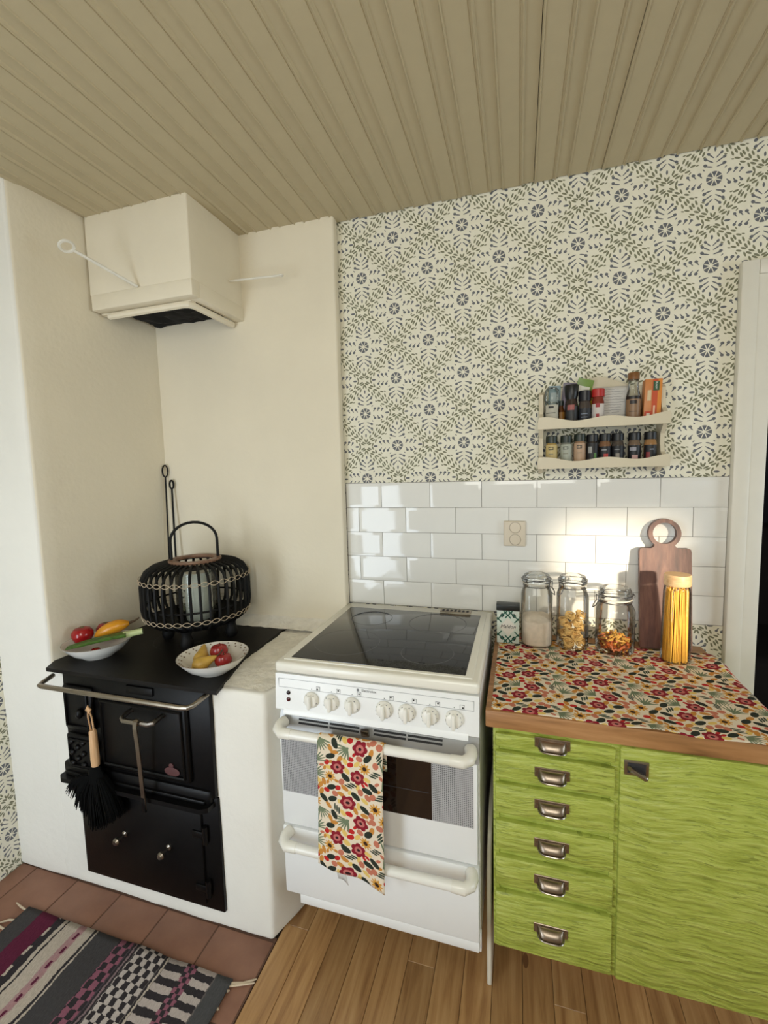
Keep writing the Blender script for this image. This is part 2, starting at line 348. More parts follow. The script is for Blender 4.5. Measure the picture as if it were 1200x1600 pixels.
# ------------------------------------------------------------------ mesh helpers
ORG = {}
class B:
    def __init__(s): s.bm = bmesh.new(); s.mi = 0; s.uvs = {}
    def _set(s, faces):
        for f in faces: f.material_index = s.mi
    def poly(s, pts):
        vs = [s.bm.verts.new(p) for p in pts]; f = s.bm.faces.new(vs); f.material_index = s.mi; return f
    def box(s, x0, x1, y0, y1, z0, z1, bev=0.0, seg=2):
        t = bmesh.new(); bmesh.ops.create_cube(t, size=1.0)
        for v in t.verts: v.co = Vector((x0+(v.co.x+.5)*(x1-x0), y0+(v.co.y+.5)*(y1-y0), z0+(v.co.z+.5)*(z1-z0)))
        if bev: bmesh.ops.bevel(t, geom=list(t.edges), offset=min(bev, .49*min(x1-x0, y1-y0, z1-z0)), segments=seg, affect='EDGES', profile=0.5)
        return s.merge(t)
    def merge(s, t, mat=None):
        if mat is not None: bmesh.ops.transform(t, matrix=mat, verts=t.verts)
        mp = {}
        for v in t.verts: mp[v] = s.bm.verts.new(v.co)
        for f in t.faces:
            try: g = s.bm.faces.new([mp[v] for v in f.verts]); g.material_index = s.mi
            except ValueError: pass
        t.free(); return s
    def obox(s, c, dx, dy, dz, rot=(0, 0, 0), bev=0.0):
        from mathutils import Euler
        t = bmesh.new(); bmesh.ops.create_cube(t, size=1.0)
        for v in t.verts: v.co = Vector((v.co.x*dx, v.co.y*dy, v.co.z*dz))
        if bev: bmesh.ops.bevel(t, geom=list(t.edges), offset=bev, segments=2, affect='EDGES', profile=0.5)
        return s.merge(t, Matrix.Translation(c) @ Euler(rot).to_matrix().to_4x4())
    def tube(s, pts, r, seg=8, closed=False, caps=True):
        pts = [Vector(p) for p in pts]; n = len(pts)
        rs = r if isinstance(r, (list, tuple)) else [r]*n
        rings = []; up = None
        for i, p in enumerate(pts):
            a = pts[(i-1) % n] if (closed or i > 0) else p; b = pts[(i+1) % n] if (closed or i < n-1) else p
            d = (b-a).normalized()
            if up is None:
                up = d.orthogonal().normalized()
            up = (up-d*up.dot(d))
            up = up.normalized() if up.length > 1e-6 else d.orthogonal().normalized()
            w = d.cross(up)
            rings.append([s.bm.verts.new(p+(up*math.cos(2*PI*j/seg)+w*math.sin(2*PI*j/seg))*rs[i]) for j in range(seg)])
        m = n if closed else n-1
        for i in range(m):
            A, Bq = rings[i], rings[(i+1) % n]
            for j in range(seg):
                f = s.bm.faces.new((A[j], A[(j+1) % seg], Bq[(j+1) % seg], Bq[j])); f.material_index = s.mi
        if caps and not closed:
            for R_, rev in ((rings[0], True), (rings[-1], False)):
                f = s.bm.faces.new(R_[::-1] if rev else R_); f.material_index = s.mi
        return s
    def lathe(s, prof, c=(0, 0, 0), seg=24, se=2.0, rot=None, closed=False, ex=1.0, ey=1.0):
        c = Vector(c); rings = []
        for (r, z) in prof:
            ring = []
            for j in range(seg):
                a = 2*PI*j/seg; ca, sa = math.cos(a), math.sin(a)
                k = 1.0 if se == 2.0 else 1.0/((abs(ca)**se+abs(sa)**se)**(1.0/se))
                v = Vector((r*k*ca*ex, r*k*sa*ey, z))
                if rot is not None: v = rot @ v
                ring.append(v+c)
            rings.append(ring)
        vr = []
        for (r, z), ring in zip(prof, rings):
            if r < 1e-6: vr.append([s.bm.verts.new(ring[0])])
            else: vr.append([s.bm.verts.new(v) for v in ring])
        pairs = list(zip(vr, vr[1:]))+([(vr[-1], vr[0])] if closed else [])
        for A, D in pairs:
            for j in range(seg):
                q = (j+1) % seg
                if len(A) == 1 and len(D) == 1: continue
                if len(A) == 1: vs = (A[0], D[q], D[j])
                elif len(D) == 1: vs = (A[j], A[q], D[0])
                else: vs = (A[j], A[q], D[q], D[j])
                f = s.bm.faces.new(vs); f.material_index = s.mi
        return s
    def sphere(s, c, rx, ry=None, rz=None, seg=16, rot=None):
        ry = ry or rx; rz = rz or rx; n = max(6, seg//2)
        prof = [(math.sin(PI*i/n), -math.cos(PI*i/n)) for i in range(n+1)]; prof[0] = (0, -1); prof[-1] = (0, 1)
        sm = Matrix.Diagonal((rx, ry, rz)); mt = (rot @ sm) if rot is not None else sm
        return s.lathe(prof, c, seg, rot=mt)
    def prism(s, pts, off):
        off = Vector(off); a = [s.bm.verts.new(p) for p in pts]; b = [s.bm.verts.new(Vector(p)+off) for p in pts]; n = len(a)
        fs = [s.bm.faces.new(a[::-1]), s.bm.faces.new(b)]
        for i in range(n): fs.append(s.bm.faces.new((a[i], a[(i+1) % n], b[(i+1) % n], b[i])))
        s._set(fs); return s
    def arc(s, c, r, a0, a1, z0, z1, n=8):
        c = Vector(c); lo = []; hi = []
        for i in range(n+1):
            a = a0+(a1-a0)*i/n; lo.append(s.bm.verts.new(c+Vector((r*math.cos(a), r*math.sin(a), z0)))); hi.append(s.bm.verts.new(c+Vector((r*math.cos(a), r*math.sin(a), z1))))
        for i in range(n):
            f = s.bm.faces.new((lo[i], lo[i+1], hi[i+1], hi[i])); f.material_index = s.mi
        return s
    def grid(s, nu, nv, fn, uvfn=None):
        vs = [[s.bm.verts.new(fn(i/nu, j/nv)) for j in range(nv+1)] for i in range(nu+1)]
        lay = s.bm.loops.layers.uv.get('uv') or s.bm.loops.layers.uv.new('uv'); s.has_uv = True
        for i in range(nu):
            for j in range(nv):
                f = s.bm.faces.new((vs[i][j], vs[i+1][j], vs[i+1][j+1], vs[i][j+1])); f.material_index = s.mi
                for l, (a, b) in zip(f.loops, ((i, j), (i+1, j), (i+1, j+1), (i, j+1))):
                    if uvfn: l[lay].uv = uvfn(a/nu, b/nv)
        return s
    def rough(s, x0, x1, y0, y1, z0, z1, step=0.05, amp=0.003, bev=0.012, fn=None):
        t = bmesh.new(); bmesh.ops.create_cube(t, size=1.0)
        for v in t.verts: v.co = Vector((x0+(v.co.x+.5)*(x1-x0), y0+(v.co.y+.5)*(y1-y0), z0+(v.co.z+.5)*(z1-z0)))
        bmesh.ops.bevel(t, geom=list(t.edges), offset=bev, segments=3, affect='EDGES', profile=0.5)
        for ax, a, b in ((0, x0, x1), (1, y0, y1), (2, z0, z1)):
            n = int((b-a)/step)
            for i in range(1, n):
                co = [0, 0, 0]; no = [0, 0, 0]; co[ax] = a+(b-a)*i/n; no[ax] = 1
                bmesh.ops.bisect_plane(t, geom=list(t.verts)+list(t.edges)+list(t.faces), plane_co=co, plane_no=no)
        t.normal_update()
        for v in t.verts:
            d = noise.noise(v.co*6.0)*amp+noise.noise(v.co*21.0)*amp*.5
            v.co += v.normal*d
            if fn: v.co = Vector(fn(v.co))
        return s.merge(t)
    def build(s, name, mat, parent=None, org=None, smooth=35, uv=True, kind=None):
        bm = s.bm; bmesh.ops.recalc_face_normals(bm, faces=bm.faces) if not getattr(s, 'has_uv', False) else None
        o0 = Vector(org) if org is not None else (ORG.get(parent.name, Vector()) if parent is not None else Vector())
        if uv and not getattr(s, 'has_uv', False):
            lay = bm.loops.layers.uv.new('uv'); bm.normal_update()
            for f in bm.faces:
                n = f.normal; ax = max(range(3), key=lambda i: abs(n[i]))
                for l in f.loops:
                    p = l.vert.co; l[lay].uv = (p.y, p.z) if ax == 0 else ((p.x, p.z) if ax == 1 else (p.x, p.y))
        if o0.length: bmesh.ops.translate(bm, vec=-o0, verts=bm.verts)
        me = bpy.data.meshes.new(name); bm.to_mesh(me); bm.free()
        for m in (mat if isinstance(mat, (list, tuple)) else [mat]): me.materials.append(m)
        if smooth:
            for p in me.polygons: p.use_smooth = True
            me.set_sharp_from_angle(angle=math.radians(smooth))
        o = bpy.data.objects.new(name, me); C.objects.link(o)
        if parent is not None: o.parent = parent
        else: o.location = o0
        ORG[o.name] = o0
        if kind: o['kind'] = kind
        return o
def tag(o, label, cat, group=None):
    o['label'] = label; o['category'] = cat
    if group: o['group'] = group
    return o
def thing(name, label, cat, loc=(0, 0, 0), group=None):
    o = bpy.data.objects.new(name, None); o.empty_display_size = 0.05; C.objects.link(o); o.location = loc
    ORG[o.name] = Vector(loc); return tag(o, label, cat, group)
def copy_tree(o, parent=None):
    c = o.copy(); C.objects.link(c); ORG[c.name] = ORG.get(o.name, Vector())
    if parent is not None: c.parent = parent
    for ch in list(o.children): copy_tree(ch, c)
    return c
def struct(b, name, mat, **k):
    o = b.build(name, mat, **k); o['kind'] = 'structure'; return o
def text(body, size, mat, parent, loc, rot, name='lettering', shear=0.0, depth=0.0003, align='CENTER', sx=1.0):
    cu = bpy.data.curves.new('t', 'FONT'); cu.body = body; cu.size = size; cu.align_x = align; cu.align_y = 'CENTER'; cu.shear = shear; cu.extrude = depth; cu.resolution_u = 3
    t = bpy.data.objects.new('t', cu); C.objects.link(t)
    me = bpy.data.meshes.new_from_object(t.evaluated_get(bpy.context.evaluated_depsgraph_get()))
    bpy.data.objects.remove(t); me.materials.clear(); me.materials.append(mat)
    from mathutils import Euler
    o0 = ORG.get(parent.name, Vector())
    mt = Matrix.Translation(Vector(loc)-o0) @ Euler(rot).to_matrix().to_4x4() @ Matrix.Diagonal((sx, 1, 1, 1))
    me.transform(mt); o = bpy.data.objects.new(name, me); C.objects.link(o); o.parent = parent; return o
def arcpts(c, r, a0, a1, n, ax1=(1, 0, 0), ax2=(0, 0, 1)):
    c = Vector(c); ax1 = Vector(ax1); ax2 = Vector(ax2)
    return [c+ax1*r*math.cos(a0+(a1-a0)*i/n)+ax2*r*math.sin(a0+(a1-a0)*i/n) for i in range(n+1)]

HC = 2.496   # ceiling height
# ================================================================== STRUCTURE
# floor: base slab, pine planks, terracotta hearth tiles
fl = struct(B().box(-1.5, 3.5, -2.75, 2.6, -0.08, -0.012), 'floor', M['gap'])
pw = 0.0845; x = -0.259; i = 0
lens = [2.0, 1.45, 0.9, 1.7]
proto = {}
while x < 2.6:
    y1 = 0.0; q = 0
    cut = -0.55-0.37*((i*37) % 5)
    for (a, b) in ((cut, 0.0), (-2.7, cut)):
        key = round(b-a, 3)
        if key not in proto:
            t = B().box(0, pw-.0012, 0, b-a, -0.014, 0.0, 0.0012, 1); o = t.build('floor_plank', M['pine'], fl); proto[key] = o
        else:
            o = proto[key].copy(); C.objects.link(o)
        o.parent = fl; o.location = (x, a, 0)
    x += pw; i += 1
B().box(-1.384, -.262, -2.74, -.60, -.014, -.0005).build('tile_joints', plain('clay_joint', (96, 70, 56), .9), fl)
tw = 0.2085; o0 = None
tx = -0.262
for r_ in range(9):
    for c_ in range(6):
        x1 = tx-c_*tw; x0 = max(x1-tw, -1.384)
        if x1-x0 < .02: continue
        y1 = -0.612-r_*0.235; y0 = y1-0.235
        if y0 < -2.74: continue
        if abs(x1-x0-tw) < 1e-6 and o0 is not None:
            o = o0.copy(); C.objects.link(o); o.parent = fl; o.location = (x0, y0, 0)
        else:
            t = B().box(0, x1-x0-.004, 0, .231, -0.016, 0.002, 0.003, 2); o = t.build('clay_tile', M['clay'], fl); o.location = (x0, y0, 0)
            if abs(x1-x0-tw) < 1e-6: o0 = o

# ceiling of beaded boards running to the back wall
ce = struct(B().box(-1.5, 3.5, -2.75, 0.12, HC+.012, HC+.06), 'ceiling', M['gap'])
bw = 0.1085; x = 0.321-16*bw; pb = None
pr_ = [(0, .012), (0, .0035), (.0012, -.0006), (.0028, -.0038), (.0055, -.0038), (.0070, 0), (.0600, 0), (.0612, .0016), (.0622, .0016), (.0634, 0), (.0665, 0), (.0678, -.0036), (.0705, -.0036), (.0724, .0004), (.0748, .0036), (.1070, .0036), (.1083, .0036), (.1084, .012)]
bi = 0
while x < 3.4:
    if pb is None:
        t = B(); t.prism([(p[0], 0, p[1]) for p in pr_], (0, 2.72, 0)); pb = t.build('ceiling_board', M['ceiling'], ce, smooth=12); o = pb
    else: o = pb.copy(); C.objects.link(o); o.parent = ce
    o.location = (x, -2.72, HC); o.scale.x = .986 if bi in (17, 19, 10, 23) else 1.0; bi += 1; x += bw

# back wall with doorway, tiles as pieces
WB = 0.006
b = B(); b.box(-1.45, 1.245, WB, 0.12, 0, HC+.03); b.box(1.245, 2.10, WB, 0.12, 2.05, HC+.03); b.box(2.10, 3.5, WB, 0.12, 0, HC+.03)
wall_back = struct(b, 'wall_back', M['wallpaper'])
g = B().box(-0.21, 1.16, 0.0043, 0.0062, 0.9445, 1.4575).build('grout', M['grout'], wall_back)
TT = 1.4565; TP, TH = 0.202, 0.102
def tile_mesh(wd, l=True, r=True):
    t = B(); bv = .0115; e = .0042; z1 = TH-.002
    xl = bv if l else 0.0; xr = wd-(bv if r else 0.0)
    A = [(0, .0055, 0), (wd, .0055, 0), (wd, .0055, z1), (0, .0055, z1)]
    D = [(0, .0015, 0), (wd, .0015, 0), (wd, .0015, z1), (0, .0015, z1)]
    E_ = [(xl, 0, bv), (xr, 0, bv), (xr, 0, z1-bv), (xl, 0, z1-bv)]
    va, vd, ve = [[t.bm.verts.new(p) for p in L_] for L_ in (A, D, E_)]
    for i in range(4):
        j = (i+1) % 4
        t.bm.faces.new((va[i], va[j], vd[j], vd[i])); t.bm.faces.new((vd[i], vd[j], ve[j], ve[i]))
    t.bm.faces.new(ve); t.bm.faces.new(va[::-1])
    bmesh.ops.bevel(t.bm, geom=[e for e in t.bm.edges if all(v in ve for v in e.verts)], offset=.0012, segments=2, affect='EDGES', profile=.5)
    return t.build('tile', M['tile'], wall_back, smooth=20)
full = None; cache = {}
for r_ in range(5):
    z0 = TT-(r_+1)*TH+.001; off = -0.0521+(0 if r_ % 2 == 0 else -TP/2)
    k = -1
    while True:
        a = off+k*TP+.001; bb = a+TP-.002; k += 1
        if a > 1.14: break
        la = a >= -0.205; lb = bb <= 1.158; a = max(a, -0.206); bb = min(bb, 1.157)
        if bb-a < .015: continue
        key = (round(bb-a, 3), la, lb)
        if key in cache: o = cache[key].copy(); C.objects.link(o); o.parent = wall_back
        else: o = tile_mesh(bb-a, la, lb); cache[key] = o
        rr = random.Random(r_*31+k)
        o.location = (a, rr.uniform(-.0003, .0003), z0); o.rotation_euler = (rr.uniform(-.004, .004), 0, rr.uniform(-.004, .004))
# other walls
struct(B().box(-1.50, -1.385, -2.75, 0.006, 0, HC+.03), 'wall_left', M['wallpaper'])
b = B(); XA, XB, ZA, ZB = 2.08, 2.52, 1.45, 1.90
b.box(-1.5, XA, -2.75, -2.65, 0, HC+.03); b.box(XB, 3.5, -2.75, -2.65, 0, HC+.03); b.box(XA, XB, -2.75, -2.65, 0, ZA); b.box(XA, XB, -2.75, -2.65, ZB, HC+.03)
struct(b, 'wall_front', M['room'])
b = B()
for a in ((XA-.05, XB+.05, ZA-.05, ZA), (XA-.05, XB+.05, ZB, ZB+.05), (XA-.05, XA, ZA, ZB), (XB, XB+.05, ZA, ZB)): b.box(a[0], a[1], -2.66, -2.63, a[2], a[3], .004)
struct(b, 'window_2', M['casing'])
b = B(); b.box(.1, 1.06, -2.64, -2.62, 1.45, 2.30, .004); b.box(-1.30, -.66, -2.64, -2.62, .1, 1.62, .004); b.mi = 1  # unseen: blind added to keep sun out, left door added around the fill lamp
for (a0, a1, c0, c1) in ((.1, 1.06, 1.45, 2.30), (-1.30, -.66, .1, 1.62)):
    for a in ((a0-.07, a0, c0-.07, c1+.07), (a1, a1+.07, c0-.07, c1+.07), (a0, a1, c0-.07, c0), (a0, a1, c1, c1+.07)): b.box(a[0], a[1], -2.655, -2.61, a[2], a[3], .004)
struct(b, 'window_1', [M['added_blind'], M['casing']])
struct(B().box(3.4, 3.5, -2.75, 0.12, 0, HC+.03), 'wall_right', M['room'])
# chimney: full height mass on the left, niche back, and the plastered hearth
def lean(co):
    return (co.x+(0.045*(co.y+.045)/.572 if co.x > -1.2 else 0)*1.0, co.y, co.z)
struct(B().rough(-1.40, -1.087, -.617, -.001, 0.001, HC+.02, .06, .003, .012, lean), 'wall_chimney', M['block'])
struct(B().rough(-1.13, -1.0845, -.612, -.02, 0.70, HC+.02, .06, .003, .010, lean), 'wall_niche_left', M['plaster'])  # thin skin added over the chimney side, warm light put into its colour
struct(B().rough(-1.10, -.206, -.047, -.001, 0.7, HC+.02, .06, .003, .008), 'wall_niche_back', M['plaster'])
b = B().rough(-1.16, -.252, -.616, -.03, 0.001, .838, .03, .0035, .012, lambda c: (min(c.x-.016*(1-c.z/.838)+.36*(c.y+.616), -.2175) if c.x > -.35 else c.x, c.y, c.z))
struct(b, 'wall_hearth', M['block'])
# rough mortar on the hearth top and fillet behind the iron plate
b = B(); rr = random.Random(5)
b.grid(40, 12, lambda u, v: (-1.10+.845*u, -.125+.085*v, .850+.030*v**1.5+.004*noise.noise(Vector((u*30, v*5, 3)))+.002), lambda u, v: (u*.8, v*.1))
struct(b, 'trim_1', M['plaster_rough'], smooth=60)
b = B()
b.grid(16, 46, lambda u, v: (-.462+.203*u+.006*noise.noise(Vector((1, v*25, 7)))*(1-u), -.604+.56*v, .8395+.0045*noise.noise(Vector((u*14, v*30, 1)))+.004*noise.noise(Vector((u*4, v*9, 5)))+.004-.008*abs(u-.5)), lambda u, v: (u*.2, v*.56))
for v in b.bm.verts:
    if v.co.x > -.40: q = min(1, (v.co.x+.40)/.14); v.co.x = min(v.co.x+q*.33*(v.co.y+.604), -.219)
struct(b, 'trim_2', M['plaster_rough'], smooth=60)

# door casing and lining, dark room beyond
def casing(b, x0, x1, z0, z1): b.box(x0, x1, -.014, .006, z0, z1, .003); return b
b = B(); b.box(1.163, 1.250, -.016, WB, 0, 2.127, .004); b.box(1.158, 1.205, -.024, WB, 0, 2.130, .005)
b.box(1.250, 2.095, -.016, WB, 2.045, 2.127, .004); b.box(1.205, 2.14, -.024, WB, 2.085, 2.130, .005); b.box(2.095, 2.18, -.016, WB, 0, 2.127, .004)
b.box(1.235, 1.250, WB, .12, 0, 2.05); b.box(2.095, 2.11, WB, .12, 0, 2.05); b.box(1.25, 2.095, WB, .12, 2.045, 2.06)
struct(b, 'door_1', M['casing'])
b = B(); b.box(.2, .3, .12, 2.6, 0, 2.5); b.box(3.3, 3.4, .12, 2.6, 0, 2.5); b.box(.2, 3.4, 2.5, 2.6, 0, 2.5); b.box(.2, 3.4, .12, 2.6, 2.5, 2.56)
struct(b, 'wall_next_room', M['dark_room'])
a = thing('armchair', 'dark upholstered armchair in the unlit room beyond the doorway', 'armchair', (1.95, 1.3, -.012))
B().box(1.6, 2.3, .95, 1.75, .08, .48, .05, 3).build('seat', M['sofa'], a)
B().box(1.6, 2.3, 1.55, 1.8, .3, 1.1, .06, 3).build('backrest', M['sofa'], a)
for s_ in (1.5, 2.22): B().box(s_, s_+.14, .95, 1.75, .08, .68, .05, 3).build('armrest', M['sofa'], a)
for lx in (1.56, 2.28):
    for ly in (1.0, 1.7): B().box(lx, lx+.04, ly, ly+.04, -.012, .09).build('leg', M['black'], a)

# ================================================================== SMOKE HOOD
h = thing('range_hood', 'white plastered smoke hood in the ceiling corner above the iron stove', 'hood', (-.85, -.2, 2.12))
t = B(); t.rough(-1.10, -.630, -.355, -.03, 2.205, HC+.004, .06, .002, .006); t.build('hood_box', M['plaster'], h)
b = B()
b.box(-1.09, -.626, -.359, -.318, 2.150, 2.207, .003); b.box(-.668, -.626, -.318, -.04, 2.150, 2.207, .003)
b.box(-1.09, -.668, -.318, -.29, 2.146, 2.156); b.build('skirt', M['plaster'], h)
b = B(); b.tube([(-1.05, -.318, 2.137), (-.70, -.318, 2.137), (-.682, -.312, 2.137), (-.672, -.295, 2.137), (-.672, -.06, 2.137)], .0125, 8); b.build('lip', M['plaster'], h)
b = B(); b.box(-1.085, -.67, -.30, -.045, 2.185, 2.204); b.build('flue_opening', M['hollow_dark'], h)  # black slab, darkness of the hollow flue put into its colour
b = B(); rr = random.Random(2)
def ragged(u, v):
    x = -1.06+.38*u; return (x, -.30+.24*v, 2.172+.016*noise.noise(Vector((u*9, v*9, 2))))
b.grid(22, 16, ragged, lambda u, v: (u, v)); b.build('shaded_lining', M['hollow_dark'], h)  # ragged black sheet, shade of the hollow painted on
def rod(name, label, a, b_, ring, r, axis1, axis2):
    k = thing(name, label, 'damper rod', a)
    B().tube([a, b_], r, 8).build('shaft', M['casing'], k)
    d = (Vector(b_)-Vector(a)).normalized(); c = Vector(b_)+d*ring
    B().tube([c+(Vector(axis1)*math.cos(2*PI*i/20)+Vector(axis2)*math.sin(2*PI*i/20))*ring for i in range(20)], r*.9, 6, closed=True).build('ring', M['casing'], k)
rod('damper_rod', 'white iron damper rod with ring end on the left face of the hood', (-.862, -.3625, 2.208), (-.935, -.545, 2.266), .021, .0056, Vector((-.35, -.935, 0)).normalized(), (.8, -.3, .5))
rod('damper_rod', 'thin white rod poking from the right side of the hood', (-.6235, -.133, 2.281), (-.400, -.133, 2.270), .007, .0042, (1, 0, 0), (0, 1, 0))

# ================================================================== IRON STOVE
st = thing('wood_stove', 'black cast iron wood stove set in the white plastered hearth', 'stove', (-.76, -.63, .068))
b = B(); b.prism([(-1.094, -.657, .838), (-.392, -.655, .838), (-.455, -.42, .838), (-.463, -.10, .838), (-.463, -.055, .838), (-1.10, -.055, .838), (-1.128, -.60, .838)], (0, 0, .0125))
tp = b.build('top_plate', M['plate'], st)
B().tube(arcpts((-.80, -.30, .8482), .125, 0, 2*PI, 40, (1, 0, 0), (0, 1, 0))[:-1], .003, 5, closed=True).build('ring_seam', M['iron'], tp)
B().tube(arcpts((-.80, -.30, .8482), .075, 0, 2*PI, 40, (1, 0, 0), (0, 1, 0))[:-1], .003, 5, closed=True).build('ring_seam', M['iron'], tp)
b = B(); b.box(-1.055, -.440, -.632, -.600, .470, .838, .004); b.box(-1.078, -.452, -.642, -.61, .445, .500, .012)
b.build('upper_front', M['iron'], st)
pts = []
b = B(); b.prism([(-1.078, -.60, .44), (-1.078, -.655, .44), (-1.06, -.668, .44), (-.475, -.668, .44), (-.452, -.655, .44), (-.446, -.60, .44)], (0, 0, .016))
b.box(-1.06, -.47, -.650, -.63, .456, .47, .004); b.build('ledge', M['iron'], st)
b = B(); b.box(-.885, -.520, -.648, -.625, .515, .775, .010, 3)
od = b.build('oven_door', M['iron'], st)
b = B(); b.tube([(-.868, -.650, .757), (-.537, -.650, .757), (-.537, -.650, .535), (-.868, -.650, .535)], .006, 6, closed=True); b.build('door_moulding', M['iron'], od)
b = B(); b.tube([(-.737, -.645, .740), (-.737, -.665, .740), (-.734, -.688, .735), (-.722, -.695, .733), (-.622, -.695, .733), (-.610, -.688, .735), (-.607, -.665, .740), (-.607, -.645, .740)], .008, 8)
b.build('oven_handle', M['nickel'], od)
b = B(); b.lathe([(0, .0), (.028, .001), (.03, .004), (0, .006)], (-.585, -.648, .553), 18, rot=Matrix.Rotation(PI/2, 3, 'X'), ex=1.0, ey=.5)
b.lathe([(0, 0), (.009, .001), (.009, .004), (0, .006)], (-.588, -.648, .572), 10, rot=Matrix.Rotation(PI/2, 3, 'X')); b.build('maker_badge', M['rust'], od)
def iron_door(x0, x1, z0, z1, nm):
    d = B().box(x0, x1, -.646, -.628, z0, z1, .008, 3).build(nm, M['iron'], st)
    b = B(); y = -.648
    b.tube([(x0+.016, y, z0+.016), (x1-.016, y, z0+.016), (x1-.016, y, z1-.016), (x0+.016, y, z1-.016)], .005, 6, closed=True); b.build('door_moulding', M['iron'], d)
    for zz in (z0+.03, z1-.03): B().tube([(x1+.006, -.648, zz-.016), (x1+.006, -.648, zz+.016)], .007, 8).build('hinge', M['iron'], d)
    return d
fd = iron_door(-1.045, -.915, .632, .790, 'firebox_door'); b = B(); b.tube([(-.935, -.645, .715), (-.905, -.662, .722), (-.893, -.676, .735)], .006, 6); b.sphere((-.960, -.655, .70), .013, .012, .018); b.build('latch', M['iron'], fd)
ad = iron_door(-1.045, -.915, .485, .612, 'ash_door')
b = B(); rr = random.Random(4)
for i in range(5):
    for j in range(3):
        if (i+j) % 2 == 0: b.sphere((-1.018+j*.026, -.649, .508+i*.020), .012, .007, .010, 10)
b.build('grille_knobs', M['iron'], ad)
b = B(); b.box(-.765, -.655, -.640, -.628, .790, .818, .003)
nb = b.build('name_plate', M['iron'], st)
b = B(); b.box(-1.030, -.436, -.626, -.60, .066, .470, .004); lf = b.build('lower_front', M['iron'], st)
b = B(); b.box(-1.015, -.50, -.636, -.62, .085, .425, .006, 2); ld = b.build('lower_door', M['iron'], st)
for kx, kz in ((-.822, .272), (-.636, .265)):
    b = B(); b.lathe([(0, 0), (.010, .001), (.010, .006), (.004, .010), (.004, .026), (.011, .032), (.0125, .040), (.008, .047), (0, .048)], (kx, -.634, kz), 14, rot=Matrix.Rotation(PI/2, 3, 'X')); b.build('knob', M['nickel'], ld)
for hz in (.15, .34):
    b = B(); b.tube([(-.487, -.635, hz-.03), (-.487, -.635, hz+.03)], .009, 8); b.box(-.535, -.487, -.641, -.632, hz-.012, hz+.012, .003); b.build('hinge', M['iron'], ld)
b = B(); b.tube([(-1.075, -.648, .822), (-1.055, -.70, .822), (-1.045, -.716, .822), (-1.03, -.72, .822), (-.47, -.72, .822), (-.452, -.716, .822), (-.443, -.70, .822), (-.438, -.64, .828)], .0078, 10)
b.build('towel_rail', M['steel'], st)
# lifter hanging on the oven handle
b = B(); pts = [(-.660, -.700, .748), (-.660, -.708, .744), (-.661, -.709, .720), (-.664, -.702, .66), (-.670, -.693, .56), (-.674, -.687, .48), (-.676, -.684, .430)]
for i in range(len(pts)-1):
    p, q = Vector(pts[i]), Vector(pts[i+1]); w_ = Vector((.0075, 0, 0)); d_ = Vector((0, .002, 0))
    b.prism([p-w_-d_, p+w_-d_, q+w_-d_, q-w_-d_], (0, .004, 0))
b.mi = 1; b.box(-.6835, -.6685, -.6885, -.6815, .420, .500, .002)
tag(b.build('lid_lifter', [M['steel'], M['iron']], org=(-.67, -.69, .42)), 'flat metal lifter hanging from the oven door handle of the iron stove', 'stove tool')
# hand brush hanging on the firebox latch
BX, BZ = .045, .027
br = thing('hand_brush', 'black bristled hearth brush with pale wooden handle hanging on the iron stove', 'brush', (-.94, -.665, .28))
b = B(); b.lathe([(0, .505), (.0125, .506), (.0138, .53), (.0125, .60), (.0118, .628), (.009, .634), (0, .635)], (-.934, -.668, 0), 14); b.build('handle', M['beech'], br)
b = B(); b.tube([(-.942, -.668, .63), (-.944, -.672, .68), (-.936, -.676, .722), (-.928, -.672, .68), (-.928, -.668, .618)], .0028, 6); b.obox((-.935, -.676, .708), .020, .006, .018, (0, .5, 0), .002); b.build('hanging_loop', M['beech'], br)
b = B(); b.lathe([(0, .445), (.03, .447), (.026, .480), (.014, .506), (0, .507)], (-.936, -.668, 0), 14, ex=1.2, ey=.6); b.build('ferrule', M['bristle'], br)
b = B(); rr = random.Random(9)
for i in range(420):
    u = rr.uniform(-1, 1); v = rr.uniform(-1, 1)
    x0 = -.936+.030*u; y0 = -.668+.012*v
    L_ = rr.uniform(.85, 1.0); ex_ = -.945+.115*u+rr.uniform(-.008, .008); zz = .275+.075*abs(u)**1.4 if u > 0 else .275+.135*abs(u)**1.3
    b.tube([(x0, y0, .47), ((x0+ex_)/2+.01*u, y0-.004+.008*v, (.47+zz)/2+.012), (x0+(ex_-x0)*L_, y0+.012*v, .47+(zz-.47)*L_)], [.0028, .0028, .0012], 4)
b.build('bristles', M['bristle'], br, smooth=0, kind='stuff')

br.location = (-.94+BX, -.665, .28+BZ)
# fire pokers leaning in the niche corner
def poker(label, x, y, top, lx, ly, rr_, loop):
    k = thing('fire_poker', label, 'poker', (x, y, .8505))
    a, b_ = Vector((x, y, .8505)), Vector((lx, ly, top)); d = (b_-a).normalized()
    B().tube([a, b_], rr_, 7).build('shaft', M['iron'], k)
    c = b_+d*loop[1]*.95; sd = Vector((.8, .6, 0)).normalized(); sd = (sd-d*sd.dot(d)).normalized()
    B().tube([c+sd*loop[0]*math.cos(2*PI*i/18)+d*loop[1]*math.sin(2*PI*i/18) for i in range(18)], rr_*.95, 6, closed=True).build('loop', M['iron'], k)
poker('taller thin iron poker with open loop leaning in the niche corner', -1.045, -.115, 1.505, -1.072, -.066, .0035, (.011, .027))
poker('shorter thick iron poker leaning in the niche corner behind the lantern', -1.005, -.115, 1.450, -1.040, -.066, .0046, (.008, .019))

